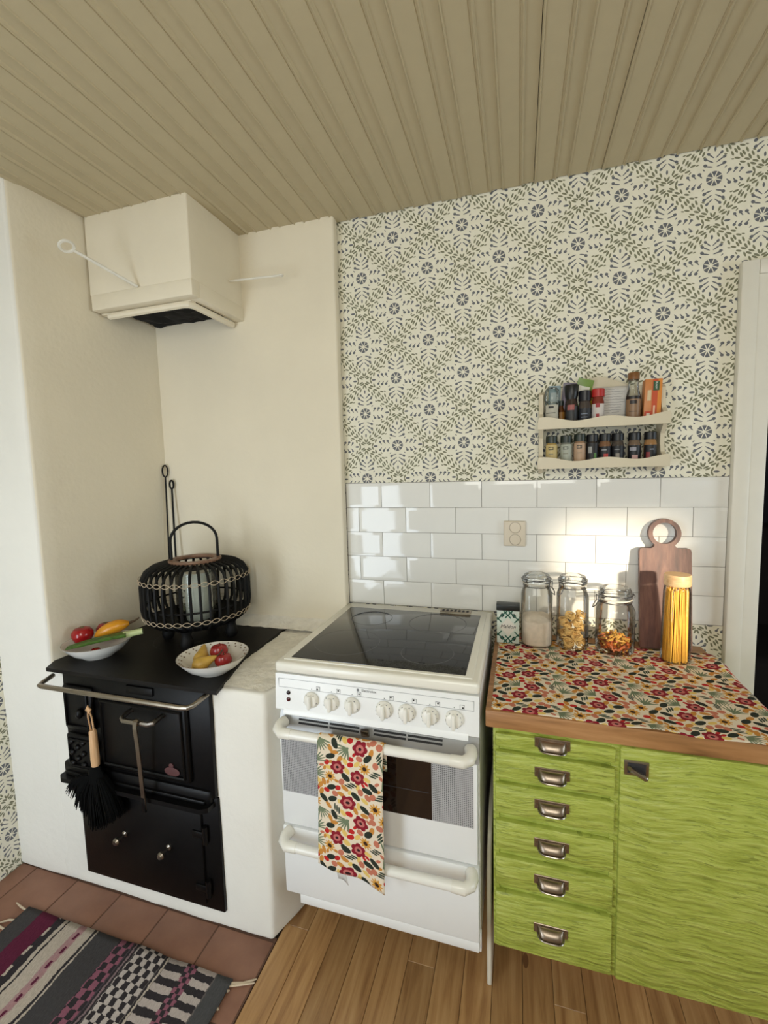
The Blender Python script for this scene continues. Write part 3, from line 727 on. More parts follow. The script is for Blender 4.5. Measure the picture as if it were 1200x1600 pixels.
# ================================================================== LANTERN
LX, LY = -.755, -.28
la = thing('lantern', 'round black rattan lantern with arched handle standing on the iron stove', 'lantern', (LX, LY, .8505))
prof = [(.095, 1.166), (.130, 1.163), (.160, 1.155), (.184, 1.138), (.197, 1.112), (.201, 1.085), (.201, 1.00), (.197, .972), (.185, .950), (.165, .935), (.135, .926)]
b = B(); b.tube([(r_, 0, z-.8505) for r_, z in prof], [.0046]+[.0056]*9+[.0046], 6)
rib = b.build('rib', M['cane'], la, org=(0, 0, 0)); N_ = 38
for i in range(N_):
    o = rib if i == 0 else rib.copy()
    if i: C.objects.link(o); o.parent = la
    o.rotation_euler = (0, 0, 2*PI*i/N_)
def circ(r_, z, n=48, a0=0): return [(LX+r_*math.cos(a0+2*PI*i/n), LY+r_*math.sin(a0+2*PI*i/n), z) for i in range(n)]
for r_, z, w_ in ((.192, 1.005, .004), (.135, .926, .006)): B().tube(circ(r_, z), w_, 6, closed=True).build('hoop', M['cane'], la)
b = B(); b.lathe([(.092, 1.163), (.150, 1.158), (.150, 1.154), (.092, 1.159)], (LX, LY, 0), 48, closed=True); b.build('top_weave', M['cane'], la)
b = B(); b.lathe([(0, .922), (.14, .922), (.183, .948), (.183, .953), (.14, .930), (0, .930)], (LX, LY, 0), 48); b.build('base_tray', M['cane'], la)
b = B(); b.lathe([(.074, 1.166), (.098, 1.166), (.100, 1.172), (.098, 1.178), (.074, 1.178), (.072, 1.172)], (LX, LY, 0), 48, closed=True); b.build('rim', M['rimwood'], la)
for z0, amp in ((1.112, .0080), (.968, .0082)):
    b = B()
    for ph in (0, PI):
        pts = []
        for i in range(N_*6):
            a = 2*PI*i/(N_*6); zz = z0+amp*math.sin(a*N_/2+ph)
            rr_ = (.2015+.0062 if z0 > 1.05 else .1965+.0062)-(.25*(z0-zz) if z0 < 1.0 and zz < z0 else 0)-(.15*(zz-z0) if z0 > 1.05 and zz > z0 else 0)
            pts.append((LX+rr_*math.cos(a), LY+rr_*math.sin(a), zz))
        b.tube(pts, .0012, 4, closed=True)
    b.build('binding', M['cord'], la)
hx, hy = .0772, .0636
ax = Vector((.764, .645, 0)); b = B()
hp = [Vector((LX, LY, 1.178))-ax*.086, Vector((LX, LY, 1.245))-ax*.086]+[Vector((LX, LY, 1.250))+ax*(-.086*math.cos(t_))+Vector((0, 0, .072*math.sin(t_))) for t_ in [PI*i/14 for i in range(15)]]+[Vector((LX, LY, 1.245))+ax*.086, Vector((LX, LY, 1.178))+ax*.086]
b.tube(hp, .0055, 8); b.build('handle', M['cane'], la)
for a in (-1.25, .32, 1.89, 3.46):
    c = (LX+.128*math.cos(a), LY+.128*math.sin(a), 0)
    b = B(); b.lathe([(0, .8508), (.016, .8508), (.022, .860), (.025, .874), (.020, .894), (.017, .906), (.022, .921), (0, .922)], c, 16); b.build('foot', M['cane'], la)
b = B(); b.lathe([(.078, .931), (.080, .935), (.080, 1.125), (.078, 1.125), (.078, .935)], (LX, LY, 0), 32, closed=True); b.build('glass_cylinder', M['glass_smoke'], la)
cd = thing('candle', 'thick white candle inside the glass of the black rattan lantern', 'candle', (LX, LY, .9305))
b = B(); b.lathe([(0, .9305), (.045, .9305), (.046, .935), (.046, 1.115), (.043, 1.12), (.030, 1.114), (0, 1.112)], (LX, LY, 0), 28); b.build('wax', M['wax'], cd)
B().tube([(LX, LY, 1.11), (LX+.002, LY, 1.130)], .0015, 5).build('wick', M['black'], cd)

# ================================================================== BOWLS AND PRODUCE
def bowl(label, x, y, marks):
    k = thing('bowl', label, 'bowl', (x, y, .8508))
    b = B(); b.lathe([(0, .8508), (.050, .8508), (.053, .853), (.056, .858), (.082, .872), (.101, .892), (.113, .907), (.1145, .909), (.112, .9095), (.098, .896), (.079, .877), (.052, .862), (0, .861)], (x, y, 0), 48)
    b.build('dish', M['china'], k)
    B().tube([(x+.113*math.cos(2*PI*i/48), y+.113*math.sin(2*PI*i/48), .9085) for i in range(48)], .0012, 5, closed=True).build('rim_line', M['tan_print'], k)
    if marks:
        b = B()
        for i in range(22):
            a = 2*PI*i/22
            for s_ in (-.035, .03):
                r_, z = (.104+s_*.1), .9021+s_*.10
                b.sphere((x+r_*math.cos(a+s_), y+r_*math.sin(a+s_), z), .0040, .0030, .0022, 8, Matrix.Rotation(a, 3, 'Z'))
        b.build('printed_border', M['tan_print'], k)
    return k
B1 = (-1.005, -.525); B2 = (-.492, -.535)
bowl('white china bowl holding tomatoes and a leek at left of the iron stove', *B1, False)
bowl('white china bowl with printed border holding pears and apples beside the plaster ledge', *B2, True)
def tomato(label, x, y, z, r_):
    k = thing('tomato', label, 'tomato', (x, y, z-r_*.85))
    b = B(); b.lathe([(0, -.85), (.35, -.84), (.75, -.6), (.98, -.1), (.96, .3), (.7, .68), (.3, .82), (.1, .78), (0, .74)], (0, 0, 0), 22)
    for v in b.bm.verts:
        a = math.atan2(v.co.y, v.co.x); q = 1+.015*math.cos(5*a); v.co = Vector((x+v.co.x*r_*q, y+v.co.y*r_*q, z+v.co.z*r_))
    b.build('flesh', M['tomato'], k)
    b = B()
    for i in range(5):
        a = 2*PI*i/5; b.tube([(x, y, z+r_*.76), (x+r_*.12*math.cos(a), y+r_*.12*math.sin(a), z+r_*.80), (x+r_*.22*math.cos(a), y+r_*.22*math.sin(a), z+r_*.82)], [.0015, .0014, .0006], 4)
    b.build('calyx', M['leek'], k)
tomato('large red tomato at the left edge of the left bowl', B1[0]-.058, B1[1]-.012, .928, .037)
tomato('red tomato lying behind the yellow pepper in the left bowl', B1[0]-.030, B1[1]+.062, .924, .034)
tomato('small red tomato half hidden under the leek in the left bowl', B1[0]+.040, B1[1]-.045, .885, .018)
k = thing('yellow_pepper', 'long yellow pepper lying across the left bowl', 'pepper', (B1[0], B1[1], .88))
P0, P1 = Vector((-1.022, -.522, .920)), Vector((-.930, -.452, .955))
b = B(); n = 10; rs = [.004, .014, .019, .022, .024, .025, .025, .024, .021, .015, .007]
b.tube([P0+(P1-P0)*(i/n)+Vector((0, 0, .006*math.sin(PI*i/n))) for i in range(n+1)], rs, 14); b.build('flesh', M['yellow_veg'], k)
d = (P1-P0).normalized(); B().tube([P1-d*.004, P1+d*.018, P1+d*.034+Vector((.002, .0, .006))], [.006, .004, .003], 8).build('stem', M['stem'], k)
k = thing('leek', 'green leek with pale end resting on the front of the left bowl', 'leek', (B1[0], B1[1]-.03, .89))
P0, P1 = Vector((-1.042, -.616, .9085)), Vector((-.857, -.464, .934))
b = B()
for s_ in range(4):
    off = Vector((.007*s_-.012, -.008*s_+.012, .003*(s_ % 2)))
    b.tube([P0+off+(P1-P0)*(t_*.78)+Vector((0, 0, .005*math.sin(PI*t_))) for t_ in [i/8 for i in range(9)]], [.004, .009, .011, .0115, .011, .0105, .010, .010, .010], 8)

for v in b.bm.verts:
    t_ = max(0, min(1, (v.co-P0).dot(P1-P0)/(P1-P0).length_squared)); zc = (P0+(P1-P0)*t_).z+.002; v.co.z = zc+(v.co.z-zc)*(.42+.5*t_)
b.build('leaves', M['leek'], k)
b = B(); b.tube([P0+(P1-P0)*.74, P0+(P1-P0)*.9, P1], [.013, .0115, .0115], 12); b.build('pale_end', M['leek_pale'], k)
def pear(label, x, y, z, ax, L_, r_, stem=True):
    k = thing('pear', label, 'pear', (x, y, z-.02)); ax = Vector(ax).normalized(); c = Vector((x, y, z)); n = 12
    prof_ = [.05, .55, .85, .98, 1.0, .95, .85, .72, .60, .50, .40, .28, .12]
    b = B(); b.tube([c+ax*(L_*(i/n-.45)) for i in range(n+1)], [r_*q for q in prof_], 16); b.build('flesh', M['pear'], k)
    if stem: e = c+ax*L_*.53; B().tube([e, e+ax*.012+Vector((0, 0, .004)), e+ax*.022+Vector((0, 0, .012))], [.003, .0025, .003], 6).build('stem', M['stem'], k)
pear('speckled yellow pear with a dark stem at the front of the printed bowl', B2[0]-.005, B2[1]-.045, .897, (.75, .45, .35), .085, .025)
pear('yellow pear tilted at the left side of the printed bowl', B2[0]-.050, B2[1]+.005, .895, (-.2, .6, .6), .075, .026, False)
def apple(label, x, y, z, r_):
    k = thing('apple', label, 'apple', (x, y, z-r_*.85))
    b = B(); b.lathe([(0, -.72), (.3, -.82), (.7, -.66), (.97, -.1), (1.0, .2), (.8, .66), (.4, .82), (.15, .74), (0, .62)], (0, 0, 0), 20)
    for v in b.bm.verts: v.co = Vector((x+v.co.x*r_, y+v.co.y*r_, z+v.co.z*r_))
    b.build('flesh', M['apple'], k); B().tube([(x, y, z+r_*.6), (x+.003, y, z+r_*1.0)], .0014, 5).build('stem', M['stem'], k)
apple('red apple at the back of the printed bowl', B2[0]+.002, B2[1]+.028, .905, .030)
apple('red apple at the right of the pear in the printed bowl', B2[0]+.045, B2[1]-.008, .894, .028)

# ================================================================== ELECTRIC COOKER
X0, X1 = -.208, .393; YF = -.612
ck = thing('electric_cooker', 'white freestanding electric cooker with black glass hob', 'cooker', ((X0+X1)/2, -.32, 0))
B().box(X0+.004, X1-.004, -.590, -.022, .185, .915, .004).build('cabinet', M['enamel'], ck)
b = B(); b.box(X0+.05, X1-.002, -.600, -.585, .157, .215, .002); pl_ = b.build('plinth', M['enamel'], ck)
for px in (X0+.082, X1-.035): B().box(px-.006, px+.006, -.602, -.598, .183, .196).build('plinth_slot', M['black'], pl_)
for fx in (X0+.08, X1-.08):
    for fy in (-.30, -.08): B().lathe([(0, 0), (.02, 0), (.02, .008), (.012, .012), (.012, .19), (0, .19)], (fx, fy, 0), 12).build('foot', M['black'], ck)
b = B(); b.box(X0, X1, -.622, -.020, .917, .950, .010, 3)
b.box(X0+.02, X1-.02, -.60, -.03, .945, .9535, .003); tp = b.build('hob_frame', M['cooktop_enamel'], ck)
b = B(); b.box(X0+.040, X1-.040, -.590, -.085, .9505, .9552, .002); hg = b.build('hob_glass', M['ceramic_glass'], ck)
for (x, y, r_) in ((-.045, -.44, .105), (.225, -.47, .078), (-.04, -.20, .075), (.21, -.205, .10)):
    b = B(); b.lathe([(r_, .9553), (r_+.0025, .9554), (r_+.0025, .9550), (r_, .9550)], (x, y, 0), 56, closed=True); b.build('heating_zone', M['zone'], hg)
b = B(); b.box(.195, .315, -.072, -.038, .9532, .9565, .006, 3); vt = b.build('steam_vent', M['steel'], ck)
for i in range(7): B().box(.203+i*.0155, .212+i*.0155, -.066, -.044, .9562, .9568).build('slot', M['black'], vt)
b = B(); b.prism([(X0+.002, -.604, .805), (X0+.002, -.618, .800), (X0+.002, -.628, .808), (X0+.002, -.620, .9145), (X0+.002, -.595, .9145), (X0+.002, -.595, .805)], (X1-X0-.004, 0, 0))
b.prism([(X0+.03, -.624, .801), (X0+.03, -.634, .797), (X0+.03, -.634, .803), (X0+.03, -.626, .815)], (X1-X0-.06, 0, 0)); cp = b.build('control_panel', M['enamel'], ck)
PY = lambda z: -.628+(z-.808)*(.008/.1065)
b = B()
for (a0, a1, c0, c1) in ((-.195, .378, .9000, .9007), (-.195, .378, .8745, .8752), (-.195, -.1943, .868, .9007), (.3773, .378, .868, .9007)):
    b.box(a0, a1, PY((c0+c1)/2)-.0006, PY((c0+c1)/2)+.001, c0, c1)
b.build('panel_print', M['grey_line'], cp)
for i, kx in enumerate((-.088, -.025, .038, .133, .197, .261, .326)):
    z = .848; y = PY(z); big = i > 2; R_ = .0235 if big else .0225
    kn = B(); rot = Matrix.Rotation(PI/2, 3, 'X'); kn.lathe([(R_+.001, 0), (R_+.001, .003), (R_, .005), (R_-.003, .012), (R_-.006, .014), (0, .0145)], (kx, y, z), 28, rot=rot)
    ko = kn.build('knob', M['knob_white'], cp)
    B().box(kx-.0052, kx+.0052, y-.026, y-.012, z-R_+.003, z+R_-.002, .004, 3).build('grip', M['knob_white'], ko)
    b = B()
    for j in range(11 if big else 4):
        a = (PI/2+.5+j*(2*PI-1.0)/10) if big else (-.2+j*1.2)
        b.obox((kx+(R_-.0035)*math.cos(a), y-.0105, z+(R_-.0035)*math.sin(a)), .003, .003, .0035)
    b.build('numeral_marks', M['grey_line'], ko)
    b = B(); b.box(kx-.001, kx+.001, PY(.8785)-.0006, PY(.8785)+.001, .8775, .8795); b.build('index_dot', M['black'], cp)
    sx = kx+.021
    b = B(); b.box(sx-.006, sx+.006, PY(.882)-.0005, PY(.882)+.001, .876, .888); sy_ = b.build('zone_symbol', M['grey_line'], cp)
    b = B(); b.box(sx-.005, sx+.005, PY(.882)-.0008, PY(.882)+.001, .877, .887); b.build('symbol_field', M['enamel'], sy_)
    q = ((-.0025, -.002), (0, .002), (0, 0), (-.002, .002), (-.0015, .002), (.001, .002), (.002, -.002))[i]
    b = B(); b.box(sx+q[0]-.0022, sx+q[0]+.0022, PY(.882)-.0011, PY(.882)+.001, .882+q[1]-.0022, .882+q[1]+.0022); b.build('symbol_mark', M['black'], sy_)
for z, c in ((.860, (30, 8, 10)), (.840, (70, 12, 14))):
    B().lathe([(.0062, 0), (.0062, .002), (.004, .0035), (0, .004)], (-.163, PY(z), z), 14, rot=Matrix.Rotation(PI/2, 3, 'X')).build('indicator_lamp', P(c, .2), cp)
text('Electrolux', .0105, M['grey_line'], cp, (.088, PY(.893)-.0007, .893), (PI/2, 0, 0))
b = B(); b.box(.052, .059, PY(.893)-.0008, PY(.893)+.001, .8895, .8965); b.build('brand_mark', M['grey_line'], cp)
# vent strip above the oven door
b = B(); b.prism([(X0+.004, -.590, .800), (X0+.004, -.600, .800), (X0+.004, -.622, .742), (X0+.004, -.622, .728), (X0+.004, -.590, .728)], (X1-X0-.008, 0, 0)); vs = b.build('vent_strip', M['grey_metal'], ck)
VY = lambda z: -.600-(.800-z)*(.022/.058)
for (a0, a1) in ((-.140, -.045), (-.040, .052), (.096, .190), (.195, .292)):
    for z in (.785, .7755, .766):
        b = B(); b.prism([(a0, VY(z)-.0008, z), (a1, VY(z)-.0008, z), (a1, VY(z-.005)-.0008, z-.005), (a0, VY(z-.005)-.0008, z-.005)], (0, .003, 0)); b.build('vent_slot', M['black'], vs)
b = B(); b.obox((.073, -.622, .768), .024, .010, .022, (.35, 0, 0), .002); b.build('door_catch', M['nickel'], vs)
# oven door
b = B(); b.box(X0+.006, X1-.008, -.622, -.592, .437, .727, .004, 2); dr = b.build('oven_door', M['enamel'], ck)
for (a0, a1, m_, nm) in ((-.196, -.072, M['dots'], 'dotted_glass'), (-.072, .262, M['oven_dark'], 'oven_window'), (.262, .374, M['dots'], 'dotted_glass')):
    B().box(a0, a1, -.6235, -.618, .545, .718).build(nm, m_, dr)
B().box(-.06, .255, -.6238, -.6232, .622, .6245).build('oven_shelf_line', M['zone'], dr)
def bar_handle(z, parent):
    b = B(); x0, x1 = X0+.022, X1-.022; y0, y1 = -.620, -.668
    b.tube([(x0+.016, y1, z), (x1-.016, y1, z)], .0135, 14); 
    hb = b.build('handle', M['knob_white'], parent)
    for s_, xe in ((1, x0), (-1, x1)):
        c = B(); c.tube([(xe+s_*.004, y0, z+.006), (xe, -.640, z+.005), (xe+s_*.003, -.656, z+.002), (xe+s_*.018, y1-.001, z), (xe+s_*.050, y1, z)], [.017, .017, .0168, .0158, .0150], 14); c.build('handle_end', M['cooktop_enamel'], hb)
bar_handle(.760, dr)
b = B(); b.box(X0+.002, X1-.006, -.622, -.592, .205, .428, .005, 2); dw = b.build('drawer', M['enamel'], ck); bar_handle(.408, dw)
B().box(X0+.0495, X1-.0065, -.6205, -.592, .176, .2055, .002).build('drawer_skirt', M['enamel'], dw)

# tea towel over the oven handle
tw_ = thing('tea_towel', 'floral printed tea towel hanging over the oven door handle', 'towel', (.05, -.67, .35))
def tw_fn(u, v):
    x = -.046+.190*u
    S = v*.52
    hz = .760; R_ = .0158
    fall = .362+.042*max(0, (u-.35)/.65)+.006*math.sin(u*7)
    if S < .075: return (x, -.668+R_+.002*math.sin(u*9), hz-(.075-S))
    if S < .075+PI*R_:
        a = (S-.075)/R_; return (x, -.668+R_*math.cos(a), hz+R_*math.sin(a))
    q = S-.075-PI*R_; tot = .52-.075-PI*R_; q = q/tot*fall
    sag = .0022*math.sin(u*11+1)*min(1, q/.1)+.004*math.sin(u*5+q*7)*min(1, q/.15)
    return (x+(-.012*q/.4 if u < .5 else -.004*q/.4), -.668-R_-.001+sag-.006*min(1, q/.08)*(q/.4), hz-q)
b = B(); b.grid(24, 60, tw_fn, lambda u, v: (u*.19, v*.52+.05)); to = b.build('cloth', M['floral'], tw_, smooth=60)
mo = to.modifiers.new('thick', 'SOLIDIFY'); mo.thickness = .0018
b = B(); b.grid(4, 4, lambda u, v: (-.012+.032*u+.012*v, -.680+.004*math.sin(u*4), (.412-.055*v-.01*u)), lambda u, v: (u, v)); tl = b.build('care_label', M['paper'], tw_); mo = tl.modifiers.new('thick', 'SOLIDIFY'); mo.thickness = .0008
tl['label'] = 'small white care label under the towel hem'

# white board in the gap
b = B(); pts = [(-.555, .004), (-.545, .33), (-.525, .43), (-.48, .49), (-.42, .52), (-.10, .52), (-.10, .004)]
b.prism([(.402, y, z-.03 if z > .1 else z) for y, z in pts], (.013, 0, 0)); o = b.build('white_board', M['panel'], org=(.405, -.35, 0)); tag(o, 'thin white board standing in the gap between cooker and green cabinet', 'board')
bm_ = o.modifiers.new('bev', 'BEVEL'); bm_.width = .003; bm_.segments = 2

# ================================================================== GREEN CABINET
CX0, CX1 = .424, 1.080; CYF = -.600
cb = thing('base_cabinet', 'green painted kitchen base cabinet with six drawers and one door', 'cabinet', (.75, -.32, 0))
b = B(); b.box(CX0, CX0+.018, -.580, -.02, .187, .826); b.box(CX1-.018, CX1, -.580, -.02, .187, .826); b.box(CX0, CX1, -.04, -.02, .187, .826); b.box(CX0, CX1, -.580, -.02, .187, .205); b.box(CX0, CX1, -.58, -.02, .808, .826)
b.build('carcass', M['green'], cb)
b = B(); b.box(CX0, CX0+.016, -.592, -.575, .187, .826, .002); b.box(.708, .733, -.592, -.575, .187, .826, .002); b.box(CX1-.016, CX1, -.592, -.575, .187, .826, .002)
for z in (.775, .684, .580, .477, .371): b.box(CX0+.012, .712, -.588, -.57, z-.014, z+.008)
b.box(CX0, CX1, -.590, -.575, .812, .826); b.box(CX0, CX1, -.59, -.575, .187, .197); b.build('face_frame', M['green'], cb)
b = B(); b.box(CX0+.03, CX1-.01, -.42, -.40, .001, .187); b.build('toe_kick', M['oak_top'], cb)
def cup_pull(x, z, parent):
    y = -.604; b = B(); b.box(x-.0425, x+.0425, y-.002, y+.001, z-.010, z+.0165, .001, 1)
    pull = b.build('cup_pull', M['pewter'], parent); b = B(); n = 12; m = 6; vs = []
    for i in range(n+1):
        u = -1+2*i/n; hw = .033*u; dp = .021*math.sqrt(max(0, 1-u**4)); row = []
        for j in range(m+1):
            a = PI/2*j/m; row.append(b.bm.verts.new((x+hw, y-.002-dp*math.sin(a), z+.012-.0215*(1-math.cos(a)))))
        vs.append(row)
    for i in range(n):
        for j in range(m): b.bm.faces.new((vs[i][j], vs[i+1][j], vs[i+1][j+1], vs[i][j+1]))
    c = b.build('cup', M['pewter'], pull, smooth=60); mo = c.modifiers.new('s', 'SOLIDIFY'); mo.thickness = .002
    b = B(); b.tube([(x-.0335, y-.004, z-.0085)]+[(x+.0335*u_, y-.004-.021*math.sqrt(max(0, 1-u_**4)), z-.0095) for u_ in [-.95+1.9*i/12 for i in range(13)]]+[(x+.0335, y-.004, z-.0085)], .0018, 6); b.build('lip', M['nickel'], pull)
    b = B()
    for s_ in (-1, 1): b.lathe([(.0028, 0), (.0022, .0012), (0, .0016)], (x+s_*.038, y-.002, z+.003), 8, rot=Matrix.Rotation(PI/2, 3, 'X'))
    b.build('screw', M['nickel'], pull)
zs = [(.776, .812), (.686, .762), (.588, .672), (.484, .567), (.380, .463), (.196, .360)]
hz = [.803, .722, .634, .526, .422, .282]
for (z0, z1), hh in zip(zs, hz):
    b = B(); b.box(CX0+.006, .717, -.603, -.584, z0, z1, .004, 2); d = b.build('drawer', M['green'], cb); cup_pull(.571, hh-.002, d)
b = B(); b.box(.727, CX1-.002, -.603, -.584, .190, .821, .005, 2); dd = b.build('door', M['green'], cb)
b = B(); b.box(.735, .789, -.607, -.602, .754, .792, .002); lt = b.build('latch_plate', M['nickel'], dd)
b = B(); b.box(.742, .782, -.6078, -.6065, .760, .787); b.build('latch_recess', M['zone'], lt)
b = B(); b.tube([(.746, -.607, .774), (.750, -.618, .773), (.760, -.622, .770), (.776, -.622, .762)], [.006, .006, .0055, .006], 8); b.sphere((.777, -.622, .7615), .0075, .006, .0065, 10); b.build('turn_handle', M['nickel'], lt)
# worktop
b = B(); b.box(.405, 1.092, -.606, -.010, .8265, .8735, .004, 2); tag(b.build('worktop', M['oak_top'], org=(.75, -.3, .8265)), 'worn oiled wooden worktop lying on the green cabinet', 'worktop')
# tablecloth
def cl_fn(u, v):
    x = .420+.690*u; yb = -.060-.030*u; yf = -.600-.018*u+.010*math.sin(u*9)*u
    y = yb+(yf-yb)*v; z = .8750+.0012*(1+noise.noise(Vector((u*9, v*8, 1))))
    fz = max(0, (v-.9)/.1); z += fz*(.010*max(0, math.sin((u-.42)*14))*math.exp(-((u-.62)/.25)**2)) 
    z += .016*max(0, u-.90)/.1*math.exp(-((v-.12)/.12)**2)*0.6
    if x > 1.094: z -= (x-1.094)*.9; 
    if y < -.609: z -= 0
    return (x, y, z)
b = B(); b.grid(60, 50, cl_fn, lambda u, v: (.690*u+.02, .54*(1-v)+.03)); o = b.build('table_runner', M['floral'], org=(.75, -.33, .875), smooth=60); mo = o.modifiers.new('t', 'SOLIDIFY'); mo.thickness = .001; mo.offset = 1
tag(o, 'floral printed cloth spread over the wooden worktop', 'tablecloth')
CZ = .8785
# ---- salt box
sb = thing('salt_box', 'small green and white patterned salt box with black lid by the cooker', 'box', (.4525, -.125, CZ))
B().box(.414, .491, -.142, -.104, CZ, .999, .001).build('carton', P((206, 216, 206), .5), sb)
B().box(.412, .493, -.144, -.102, .997, 1.019, .002).build('lid', P((26, 30, 30), .4), sb)
b = B(); yy = -.1428
def strip(b, p, q, w_): 
    p, q = Vector((p[0], yy, p[1])), Vector((q[0], yy, q[1])); d = (q-p).normalized(); n_ = Vector((d.z, 0, -d.x))*w_/2
    b.prism([p-n_, q-n_, q+n_, p+n_], (0, .0012, 0))
gz0, gz1 = CZ+.001, .997; gm = (gz0+gz1)/2; xm = .4525
for (p, q) in (((.4145, gm+.025), (xm-.002, gz1)), ((xm+.002, gz1), (.4905, gm+.025)), ((.4145, gm-.025), (xm-.002, gz0)), ((xm+.002, gz0), (.4905, gm-.025)),
               ((.4145, gm+.033), (.4305, gm+.016)), ((.4905, gm+.033), (.4745, gm+.016)), ((.4145, gm-.033), (.4305, gm-.016)), ((.4905, gm-.033), (.4745, gm-.016)), ((.437, gz1), (.4625, gz1-.027)), ((.468, gz1), (.4425, gz1-.027)), ((.437, gz0), (.4625, gz0+.027)), ((.468, gz0), (.4425, gz0+.027))): strip(b, p, q, .0042)
b.build('lattice_print', P((32, 96, 78), .5), sb)
b = B()
for sx in (.4325, .4730):
    for sz in (gz1-.017, gz0+.017): b.prism([(sx-.008, yy+.0002, sz), (sx, yy+.0002, sz-.0085), (sx+.008, yy+.0002, sz), (sx, yy+.0002, sz+.0085)], (0, .0008, 0))
b.build('black_diamonds', P((22, 24, 28), .5), sb)
b = B(); b.prism([(xm-.030, yy-.0003, gm), (xm, yy-.0003, gm-.034), (xm+.030, yy-.0003, gm), (xm, yy-.0003, gm+.034)], (0, .001, 0)); b.build('label_field', P((222, 218, 208), .5), sb)
text('Maldon', .0175, P((24, 24, 26), .5), sb, (xm, yy-.0006, gm+.001), (PI/2, 0, 0), shear=.25)
# ---- swing-top jars
def jar(label, x, y, R_, HB, HT, nr, se=2.6, a_latch=-2.3):
    k = thing('glass_jar', label, 'jar', (x, y, CZ)); z = CZ
    b = B(); b.lathe([(0, z), (R_-.008, z), (R_-.002, z+.005), (R_, z+.014), (R_, z+HB-.026), (R_-.004, z+HB-.014), (nr+.001, z+HB-.002), (nr-.001, z+HB+.004), (nr+.003, z+HB+.006), (nr+.003, z+HB+.012)], (x, y, 0), 40, se)
    b.build('body', M['glass'], k)
    b = B(); b.lathe([(nr-.002, z+HB+.012), (nr+.004, z+HB+.012), (nr+.004, z+HB+.015), (nr-.002, z+HB+.015)], (x, y, 0), 36, closed=True); b.build('seal', M['rubber'], k)
    b = B(); zl = z+HB+.0155; hl = HT-HB-.0155
    b.lathe([(0, zl), (nr+.002, zl), (nr+.005, zl+.003), (nr+.005, zl+.011), (nr+.0015, zl+.015), (nr+.0015, zl+hl*.72), (nr-.0015, zl+hl*.93), (nr-.006, zl+hl), (nr-.010, zl+hl), (nr-.014, zl+hl-.0025), (0, zl+hl-.003)], (x, y, 0), 36); b.build('lid', M['glass'], k)
    b = B()
    for zz, rr_ in ((z+HB+.003, nr+.0022), (zl+.013, nr+.0055)): b.tube([(x+rr_*math.cos(2*PI*i/36), y+rr_*math.sin(2*PI*i/36), zz) for i in range(36)], .0015, 5, closed=True)
    a = a_latch; ca, sa = math.cos(a), math.sin(a); n_ = Vector((ca, sa, 0)); tt = Vector((-sa, ca, 0)); c = Vector((x, y, 0))
    def pt(r_, s_, zz): return c+n_*r_+tt*s_+Vector((0, 0, zz))
    b.tube([pt(nr+.004, -.010, z+HB+.003), pt(nr+.010, -.010, z+HB+.004), pt(nr+.012, -.008, zl+.010), pt(nr+.012, .008, zl+.010), pt(nr+.010, .010, z+HB+.004), pt(nr+.004, .010, z+HB+.003)], .0016, 5)
    b.tube([pt(nr+.010, -.008, z+HB+.006), pt(nr+.020, -.009, z+HB-.010), pt(nr+.026, 0, z+HB-.018), pt(nr+.020, .009, z+HB-.010), pt(nr+.010, .008, z+HB+.006)], .0017, 5)
    b.tube([pt(-nr-.004, -.008, z+HB+.003), pt(-nr-.014, -.006, zl+.006), pt(-nr-.010, 0, zl+.013), pt(-nr-.014, .006, zl+.006), pt(-nr-.004, .008, z+HB+.003)], .0016, 5)
    b.build('wire_clamp', M['wire'], k)
    return k
J1, J2, J3 = (.550, -.118), (.668, -.112), (.800, -.125)
jar('tall clip top glass jar half filled with pale oat flour', *J1, .0525, .208, .252, .043, 3.0, -.6)
jar('tall clip top glass jar filled with pasta nests', *J2, .0515, .207, .251, .042, 3.0, -2.4)
jar('shorter wide clip top glass jar with mixed pasta spirals', *J3, .0600, .168, .219, .047, 2.2, -2.95)
b = B(); R_ = .0500; z = CZ+.002; b.lathe([(0, z), (R_-.008, z), (R_-.001, z+.006), (R_, z+.014), (R_, z+.088), (R_-.0015, z+.093), (R_*.6, z+.101), (0, z+.104)], (*J1, 0), 40, 3.0)
for v in b.bm.verts:
    if v.co.z > z+.08: v.co.z += .12*(v.co.y-J1[1])+.003*noise.noise(v.co*60)
o = b.build('flour', M['flour'], org=(*J1, z), kind='stuff'); tag(o, 'pale oat flour heaped inside the leftmost tall glass jar', 'flour')
# pasta nests
nest = thing('pasta_nest', 'dried egg pasta nest inside the middle tall glass jar', 'pasta', (0, 0, 0), 'pasta nests in the middle jar')
b = B(); rr = random.Random(21)
for i in range(9):
    rad = rr.uniform(.010, .0185); tlt = Matrix.Rotation(rr.uniform(-.5, .5), 3, 'X') @ Matrix.Rotation(rr.uniform(-.5, .5), 3, 'Y'); z = rr.uniform(.004, .018)
    pts = [tlt @ Vector((rad*math.cos(a), rad*math.sin(a)*.9, .003*math.sin(3*a))) + Vector((rr.uniform(-.002, .002), rr.uniform(-.002, .002), z)) for a in [2*PI*j/14 for j in range(14)]]
    b.tube(pts, .0024, 4, closed=True)
b.build('ribbons', M['pasta'], nest, org=(0, 0, 0)); cnt = 0
for layer in range(5):
    for j in range(3 if layer < 4 else 2):
        a = 2*PI*j/3+layer*1.05; o = nest if cnt == 0 else copy_tree(nest); cnt += 1
        o.location = (J2[0]+.0255*math.cos(a), J2[1]+.0255*math.sin(a), CZ+.006+layer*.0235); o.rotation_euler = (rr.uniform(-.3, .3), rr.uniform(-.3, .3), rr.uniform(0, 6))
b = B(); rr = random.Random(33)
